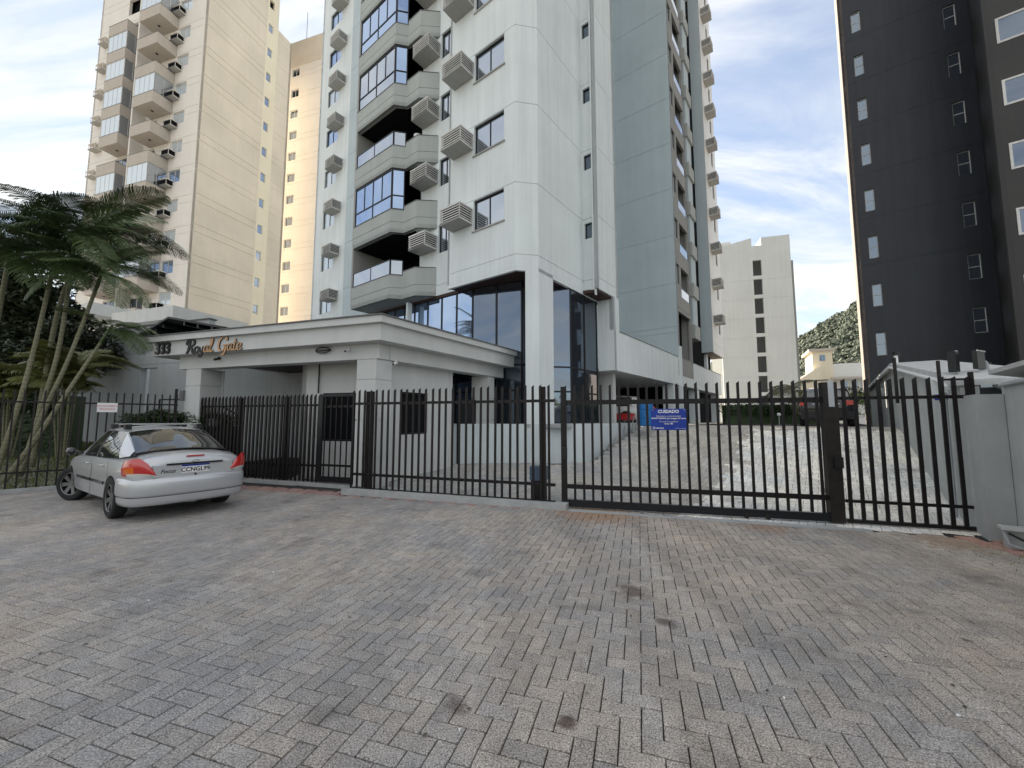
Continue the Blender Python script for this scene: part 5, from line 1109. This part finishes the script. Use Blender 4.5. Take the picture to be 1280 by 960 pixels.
def simple_suv(name, label, cat, x, y, z, hd, paint, plate=True, sc=1.0):
    t = thing(name, label, cat, (x, y, z), radians(90-hd)); t.scale = (sc, sc, sc)
    st = [(-.95, .70, .45, .86, 1.0), (-.92, .82, .34, .95, 1.08), (-.8, .90, .28, 1.02, 1.10), (0, .93, .24, 1.03, 1.08), (1.5, .93, .24, 1.02, 1.06), (2.3, .92, .24, 1.0, 1.08), (3.0, .86, .28, .92, 1.0), (3.45, .70, .34, .72, .8), (3.55, .5, .4, .65, .7)]
    inst('body', car_body(st, paint, (0, 2.65), .40, .36, .60), t)
    gz = make_gh([(-.90, 1.10), (-.72, 1.45), (-.5, 1.60), (.3, 1.67), (1.2, 1.66), (1.7, 1.58), (2.3, 1.10)], [(-.9, 1.05), (2.3, 1.02)], [(-.9, .82), (0, .86), (2.3, .82)], [(-.9, .72), (0, .66), (1.7, .62), (2.3, .7)])
    patch(gz, -.90, 2.3, 0, 2.0, 0, 'carglass', 24, 12, both=True).build('window', t, True, kind='stuff')
    patch(gz, -.62, 1.75, .93, 2.0, .01, paint, 16, 8, both=True).build('roof', t, True); 
    for s in (1, -1): patch(gz, -.90, -.35, 0, .97, .008, paint, 5, 5, s, -.62, -.3).build('rear_pillar', t, True)
    for s in (1, -1):
        MB().mat('redlens').box(-.965, -.85, s*.60, s*.86, .86, 1.04).build('tail_light', t)
        MB().mat(paint).tube([(1.95, s*.88, 1.08), (1.97, s*1.06, 1.10)], [.04, .09], 8).build('door_mirror', t, True)
    MB().mat('signwhite').box(-.975, -.955, -.2, .2, .70, .82).build('number_plate', t); MB().mat('chrome').box(-.97, -.95, -.45, .45, .90, .925).build('boot_trim', t)
    MB().mat(paint if paint != 'blackpaint' else 'black').box(-1.0, -.9, -.84, .84, .36, .60).build('rear_bumper', t)
    add_wheels(t, (0, 2.65), 1.62, .36, 0, .23); return t
simple_suv('black_hatchback', 'black car seen from behind at the top of the ramp behind the gate stile', 'car', 11.45, 14.75, 1.395, 37.7, 'blackpaint', sc=.86)
rwc = simple_suv('red_and_white_car', 'red and white car standing in the garage behind the blue barrel', 'car', 5.5, 19.0, 1.41, -62, 'whitepaint', sc=.8)
MB().mat('redpaint').box(-.5, 3.2, .90, .95, .26, .62).build('sill_band', rwc)
gx, gy = wl(-1.9, 19.2); simple_suv('dark_garage_car', 'dark car in the deep shade of the garage far end', 'car', gx, gy, 1.41, -60, 'blackpaint')
# barrel, cone and posts in the garage mouth
bx, by = 4.93, 15.0
t = thing('blue_barrel', 'blue plastic barrel at the garage entrance left of the warning sign', 'barrel', (bx, by, 1.40))
MB().mat('blue').tube([(0, 0, 0), (0, 0, .05), (0, 0, .3), (0, 0, .34), (0, 0, .58), (0, 0, .62), (0, 0, .86), (0, 0, .9)], [.27, .29, .29, .30, .29, .30, .29, .26], 24).build('drum', t, False); MB().mat('white').tube([(.1, 0, .9), (.1, 0, .94)], .05, 10).build('bung', t)
t = thing('orange_lamp', 'orange round hazard reflector on a pole in the garage mouth', 'reflector', (5.22, 15.2, 1.40)); MB().mat('orange').tube([(0, 0, .62), (0, -.03, .62)][:1]+[(0, -.05, .62)], .15, 16).build('disc', t); MB().mat('black').tube([(0, .03, 0), (0, .03, .62)], .015, 6).build('pole', t)

# ------------------------------------------------------------------ garden and vegetation
random.seed(23)
lw = MB().mat('earth'); pts = [(-11.1, 9.75), (-9.35, 11.6), (-8.0, 12.7), (-6, 14.5)]
vs = []; fs = []; nA, nB = 26, 20
def lawn_pt(a, b):   # a along fence, b towards the wall
    p = LF0+LFD*(-3.0+6.4*a); q = Vector((-29, 22.1)).lerp(Vector((-12.0, 16.4)), a); r = p.lerp(q, b); return (r.x-0.12*(1-b), r.y+0.1*(1-b), 0.05+0.50*b**0.8+0.03*noise.noise(Vector((r.x, r.y, 0))))
for j in range(nB+1):
    for i in range(nA+1): vs.append(lawn_pt(i/nA, j/nB))
for j in range(nB):
    for i in range(nA): q = j*(nA+1)+i; fs.append((q, q+1, q+nA+2, q+nA+1))
lw.add(vs, fs); lawn = lw.build('lawn'); ground_structure(lawn)
gm = MB().mat('grass')
for _ in range(26000):
    a, b = random.random(), random.random()**1.4; p = Vector(lawn_pt(a, b)); s = random.uniform(.03, .07)*(1+b); an = random.uniform(0, pi); dx, dy = cos(an)*.008*(1+2*b), sin(an)*.008*(1+2*b); lx_, ly_ = random.gauss(0, .02), random.gauss(0, .02)
    gm.add([(p.x-dx, p.y-dy, p.z-.005), (p.x+dx, p.y+dy, p.z-.005), (p.x+lx_, p.y+ly_, p.z+s)], [(0, 1, 2)])
o = gm.build('grass'); tag(o, 'short lawn grass behind the side railing', 'grass'); o['kind'] = 'stuff'
def frond_mesh(L, droop, nl, ll, mat, lw_=0.028, curl=0.6, rise=0.9):
    """arching frond leaving the crown along +x"""
    m = MB().mat(mat); pts = []; n = 14
    for i in range(n+1):
        t = i/n; pts.append(Vector((L*(t-.12*t*t*droop), 0, L*(rise*.45*t-droop*.62*t*t))))
    m.tube(pts, [.018*(1-.75*i/n) for i in range(n+1)], 5)
    for i in range(nl):
        t = .12+.88*(i+.5)/nl; k = min(n-1, int(t*n)); p = pts[k].lerp(pts[k+1], t*n-k); d = (pts[k+1]-pts[k]).normalized(); l = ll*(sin(pi*min(1, t*.92+.08))**.55)*random.uniform(.85, 1.1)+.05
        for s in (1, -1):
            out = (Vector((0, s, 0))*.86+d*.50+Vector((0, 0, .22))).normalized(); dn = Vector((0, 0, -1)); w = lw_*random.uniform(.8, 1.15)
            q0 = p; q1 = p+out*l*.45+dn*l*.05*curl; q2 = p+out*l*.85+dn*l*(.26+random.uniform(0, .12))*curl; q3 = p+out*l*.98+dn*l*(.50+random.uniform(0, .15))*curl; up = d*w
            m.add([q0-up*.3, q0+up*.3, q1+up*.5, q1-up*.5, q2+up*.4, q2-up*.4, q3], [(0, 1, 2, 3), (3, 2, 4, 5), (5, 4, 6)])
    return m.data('frond')
FA = [frond_mesh(2.5, d, 52, .62, 'palm', .036, c, r) for d, c, r in ((.9, .65, 1.0), (1.2, .8, .95), (.6, .5, 1.1), (1.45, .9, .85))]
FY = [frond_mesh(1.4, d, 30, .36, 'palmlight', .040, 1.0, r) for d, r in ((1.0, .9), (1.4, .8))]
FO = [frond_mesh(1.5, d, 30, .42, 'palmdry', .04, 1.1, r) for d, r in ((1.2, .9), (1.6, .7))]
def palm(name, label, path, r0, r1, fronds, n, size, group=None, elev=(.1, 1.0), azs=None, shaft=True):
    p0 = Vector(path[0]); t = thing(name, label, 'palm tree', p0, 0, group)
    ps = [Vector(p) for p in spl([tuple(Vector(p)-p0) for p in path], 5)]; MB().mat('trunk').tube(ps, [r0+(r1-r0)*i/(len(ps)-1) for i in range(len(ps))], 12).build('trunk', t, True)
    top = ps[-1]; d = (ps[-1]-ps[-2]).normalized()
    if shaft: MB().mat('palm').tube([top, top+d*.35, top+d*.6], [r1*1.15, r1*.9, r1*.4], 10).build('crownshaft', t, True); top = top+d*.45
    for i in range(n):
        az = azs[i] if azs else i*2.4+random.uniform(-.25, .25); el = elev[0]+(elev[1]-elev[0])*((i*.618) % 1.0); me = fronds[i % len(fronds)]; s = size*random.uniform(.88, 1.1)
        o = inst('frond', me, t, top, (random.uniform(-.35, .35), -el+.25, az)); o.scale = (s, s, s)
    return t
PG = 'palms in the garden at the left'
def pxy(px, d): return ((px-640)/507*d, d)
palm('garden_palm', 'thick ringed palm at the left edge with its trunk leaning slightly right', [(-13.0, 10.3, .2), (-12.9, 10.5, 1.6), (-12.85, 10.7, 3.2), (-12.75, 10.9, 5.7)], .062, .045, FA, 15, .80, PG, (-.1, 1.1))
palm('garden_palm', 'tall ringed palm rising right of the leftmost trunk', [(-12.7, 10.6, .2), (-12.55, 10.8, 2.0), (-12.35, 10.9, 3.7), (-12.35, 11.0, 6.3)], .062, .045, FA, 15, .82, PG, (-.1, 1.1))
palm('garden_palm', 'ringed palm curving right with drooping fronds in front of the cream tower', [(-12.5, 10.4, .2), (-12.3, 10.6, 1.7), (-11.95, 10.8, 3.3), (-11.6, 11.0, 5.3)], .058, .042, FA, 13, .74, PG, (-.3, 1.0))
palm('garden_palm', 'slim palm behind the other ringed trunks', [(-13.6, 11.6, .3), (-13.6, 11.7, 2.6), (-13.5, 11.8, 5.0), (-13.2, 12, 6.9)], .07, .05, FA, 12, 1.1, PG, (-.1, 1.1))
palm('garden_palm', 'far left palm with its crown cut by the picture edge', [(-14.6, 11.0, .3), (-14.5, 11.1, 3.0), (-14.4, 11.2, 6.1)], .07, .05, FA, 12, 1.1, PG, (-.1, 1.1))
palm('leaning_palm', 'thin young palm leaning strongly right across the grey wall', [(-12.3, 9.95, .15), (-11.9, 10.2, 1.2), (-11.55, 10.6, 2.6), (-11.35, 11.0, 3.75)], .065, .035, FA, 7, .58, None, (-.15, .75), azs=[0.1, 0.5, -.5, 1.3, 2.2, -.1, 3.6])
def clump_palm(lab, x, y, z, fr_, n, size, h):
    t = thing('areca_palm', lab, 'palm', (x, y, z)); 
    for s in range(7):
        a = random.uniform(0, 6.28); r = random.uniform(.05, .4); hh = h*random.uniform(.7, 1.1); MB().mat('trunk').tube([(r*.4*cos(a), r*.4*sin(a), 0), (r*cos(a), r*sin(a), hh)], [.03, .02], 6).build('stem', t)
        for i in range(n): o = inst('frond', fr_[i % len(fr_)], t, (r*cos(a), r*sin(a), hh), (random.uniform(-.3, .3), -random.uniform(.2, 1.1), random.uniform(0, 6.28))); q = size*random.uniform(.8, 1.1); o.scale = (q, q, q)
clump_palm('yellow green clumping palm between the ringed trunks', -13.6, 12.4, .5, FY, 5, 1.0, 2.6)
clump_palm('low yellow green palm clump at the left edge', -15.6, 12.6, .5, FY, 5, 1.05, 2.3)
def leafy(mb, c, r, n, ls, flat=.8, hollow=.55):
    for _ in range(n):
        v = Vector((random.gauss(0, 1), random.gauss(0, 1), random.gauss(0, 1))).normalized(); rr = random.uniform(hollow, 1.0); p = Vector(c)+Vector((v.x*r, v.y*r, v.z*r*flat))*rr
        a = Vector((random.gauss(0, 1), random.gauss(0, 1), random.gauss(0, .6))).normalized(); b = a.cross(Vector((random.gauss(0, .5), random.gauss(0, .5), 1))).normalized(); s = ls*random.uniform(.6, 1.3)
        mb.add([p-a*s, p-b*s*.45, p+a*s, p+b*s*.45], [(0, 1, 2, 3)])
def broad_tree(name, label, x, y, z0, h, blobs, ls, n, mat='tree', tr=.16, cat='tree'):
    t = thing(name, label, cat, (x, y, z0)); MB().mat('bark').tube([(0, 0, 0), (.1, .05, h*.45), (.0, 0, h*.7)], [tr, tr*.8, tr*.4], 8).build('trunk', t, True)
    lm = MB().mat('bark')
    for (bx_, by_, bz_, r) in blobs: lm.tube([(0.05, 0, h*.4), (bx_*.5, by_*.5, (h*.45+bz_)/2), (bx_, by_, bz_)], [tr*.5, tr*.3, tr*.12], 6)
    lm.build('limb', t, True, kind='stuff'); m = MB().mat(mat)
    for (bx_, by_, bz_, r) in blobs: leafy(m, (bx_, by_, bz_), r, int(n*r*r), ls)
    m.build('crown', t)
broad_tree('shade_tree', 'dark broadleaf tree behind the palms at the left edge', -21.0, 16.5, .4, 7.5, [(random.uniform(-2.6, 2.8), random.uniform(-1, 1.5), random.uniform(2.2, 8.2), random.uniform(.9, 1.5)) for _ in range(24)], .13, 700)
broad_tree('shade_tree', 'second dark tree filling the gap between palms and the white house', -18.0, 15.2, .4, 5.5, [(random.uniform(-1.4, 1.2), random.uniform(-.8, .8), random.uniform(1.8, 5.2), random.uniform(.6, 1.0)) for _ in range(11)], .11, 900)
lh = thing('boundary_hedge', 'tall dark hedge closing the garden at the far left', 'hedge', (-21, 13.2, .2), radians(14)); m = MB().mat('hedge'); m.box(-4, 5.2, .1, .9, 0, 2.3)
for i in range(34): leafy(m, (-4+i*.27, .0, 2.1+random.uniform(-.1, .1)), .45, 200, .08, 1.0, .6); leafy(m, (-4+i*.27, -.05, 1.1), .5, 160, .08, 2.0, .6)
m.build('foliage', lh)
hg = thing('clipped_hedge', 'dark green clipped hedge behind the silver sedan', 'hedge', (-10.4, 11.9, .3), radians(-6))
m = MB().mat('hedge')
for i in range(20):
    leafy(m, (-.9+i*.165, random.uniform(-.1, .1), 1.32+random.uniform(-.10, .08)), .34, 420, .05, .8, .5); leafy(m, (-.9+i*.165, 0, .7), .42, 260, .05, 1.2, .6)
m.build('foliage', hg); m = MB().mat('bark')
for i in range(6): MB().mat('bark').tube([(-.8+i*.5, 0, 0), (-.8+i*.5, .05, 1.2)], .03, 6).build('stem', hg)
t = thing('garden_lamp', 'short black bollard lamp on the lawn by the sedan mirror', 'garden lamp', (-9.75, 10.95, .12)); MB().mat('black').tube([(0, 0, 0), (0, 0, 1.15)], .11, 14).build('post', t); MB().mat('glass_pale').tube([(0, 0, 1.15), (0, 0, 1.27)], .09, 14).mat('black').tube([(0, 0, 1.272), (0, 0, 1.30)], .12, 14).build('lamp_head', t)
for lab, x in (('dark hand rail frame rising above the hedge behind the side railing', -9.9),):
    t = thing('stair_rail', lab, 'handrail', (x, 12.6, 0), radians(-18)); MB().mat('fence').tube([(-1.6, 0, 2.28), (.6, 0, 2.28), (1.9, 0, 1.75)], .025, 6).build('rail', t)
    for xx in (-1.6, -.4, .6): MB().mat('fence').tube([(xx, 0, .3), (xx, 0, 2.28)], .025, 6).build('post', t)
# vegetation at the top of the ramp
def at_px(px, d): return (px-640)/507*d, d
x, y = at_px(993, 19.5); palm('ramp_palm', 'small palm with olive fronds beyond the top of the driveway', [(x, y, 1.4), (x+.05, y, 2.2), (x+.1, y+.05, 3.0)], .10, .07, FO, 14, 1.0, None, (-.2, 1.1), shaft=False)
hx, hy = at_px(965, 21); hg = thing('ramp_hedge', 'low dark green hedge behind the driveway palm', 'hedge', (hx, hy, 1.4), radians(-10)); m = MB().mat('hedge'); m.box(-2.2, 2.6, .0, .6, 0, 1.0)
for i in range(18): leafy(m, (-2.2+i*.28, .1, .75+random.uniform(-.05, .05)), .42, 240, .06, 1.0, .6)
m.build('foliage', hg)
hx, hy = at_px(1056, 24); hg = thing('bright_hedge', 'bright green hedge behind the black car', 'hedge', (hx, hy, 1.4), radians(-25)); m = MB().mat('hedgel')
for i in range(14): leafy(m, (-1.6+i*.28, 0, 1.45+random.uniform(-.05, .05)), .45, 300, .05, .9, .6); leafy(m, (-1.6+i*.28, 0, .8), .5, 100, .06, 1.2, .6)
m.build('foliage', hg)
x, y = at_px(1068, 27); broad_tree('round_shrub_tree', 'small round dark tree beside the charcoal tower', x, y, 1.4, 2.6, [(0, 0, 1.9, .75), (.5, .1, 1.7, .6), (-.4, 0, 1.6, .55)], .08, 1600, 'tree', .08)
gp = thing('garden_lamp', 'small white globe lamp in front of the ramp hedge', 'garden lamp', (*at_px(974, 18.5), 1.4)); MB().mat('pipe').tube([(0, 0, 0), (0, 0, .38)], .02, 6).build('post', gp); MB().mat('white').tube([(0, 0, .38), (0, 0, .42), (0, 0, .50), (0, 0, .54)], [.04, .08, .08, .03], 12).build('globe', gp)
# haze stays in the forest colour; shell of the street behind the camera for reflections
m = MB().mat('forest')
for i in range(260):
    a = radians(random.uniform(110, 250)); d = random.uniform(60, 120); canopy(m, (d*sin(a), d*cos(a), random.uniform(2, 5)), random.uniform(3, 5), 26)
o = m.build('street_trees_mass'); tag(o, 'line of trees across the street behind the viewer', 'trees'); o['kind'] = 'stuff'
# fallen leaves and scraps on the forecourt
random.seed(5); m = MB().mat('palmdry')
for _ in range(70):
    y = random.uniform(1.7, 7.0)**1.0; x = random.uniform(-1.2*y, 1.1*y)
    if not in_front(x, y): continue
    a = random.uniform(0, 6.28); s_ = random.uniform(.008, .022); c, q = cos(a)*s_, sin(a)*s_; m.mat(random.choice(['palmdry', 'signwhite', 'bark', 'bark']))
    m.add([(x-c, y-q, .004), (x+q*.5, y-c*.5, .010), (x+c, y+q, .005), (x-q*.5, y+c*.5, .012)], [(0, 1, 2, 3)])
o = m.build('fallen_leaves'); tag(o, 'scattered tiny leaves and paper scraps on the forecourt pavers', 'leaves'); o['kind'] = 'stuff'
# thin weeds in the joints along the right wall
m = MB().mat('hedgel')
for _ in range(260):
    t_ = random.random(); x = 6.0+random.uniform(-.9, .9)*(.4+t_); y = 4.3+random.uniform(-.8, 1.3); a = random.uniform(0, 6.28); s_ = random.uniform(.01, .03)
    if not in_front(x, y): continue
    m.add([(x-s_*.3*cos(a), y-s_*.3*sin(a), -.004), (x+s_*.3*cos(a), y+s_*.3*sin(a), -.004), (x+random.gauss(0, .01), y, s_)], [(0, 1, 2)])
o = m.build('joint_weeds'); tag(o, 'small green weeds in the paver joints near the right wall', 'weeds'); o['kind'] = 'stuff'
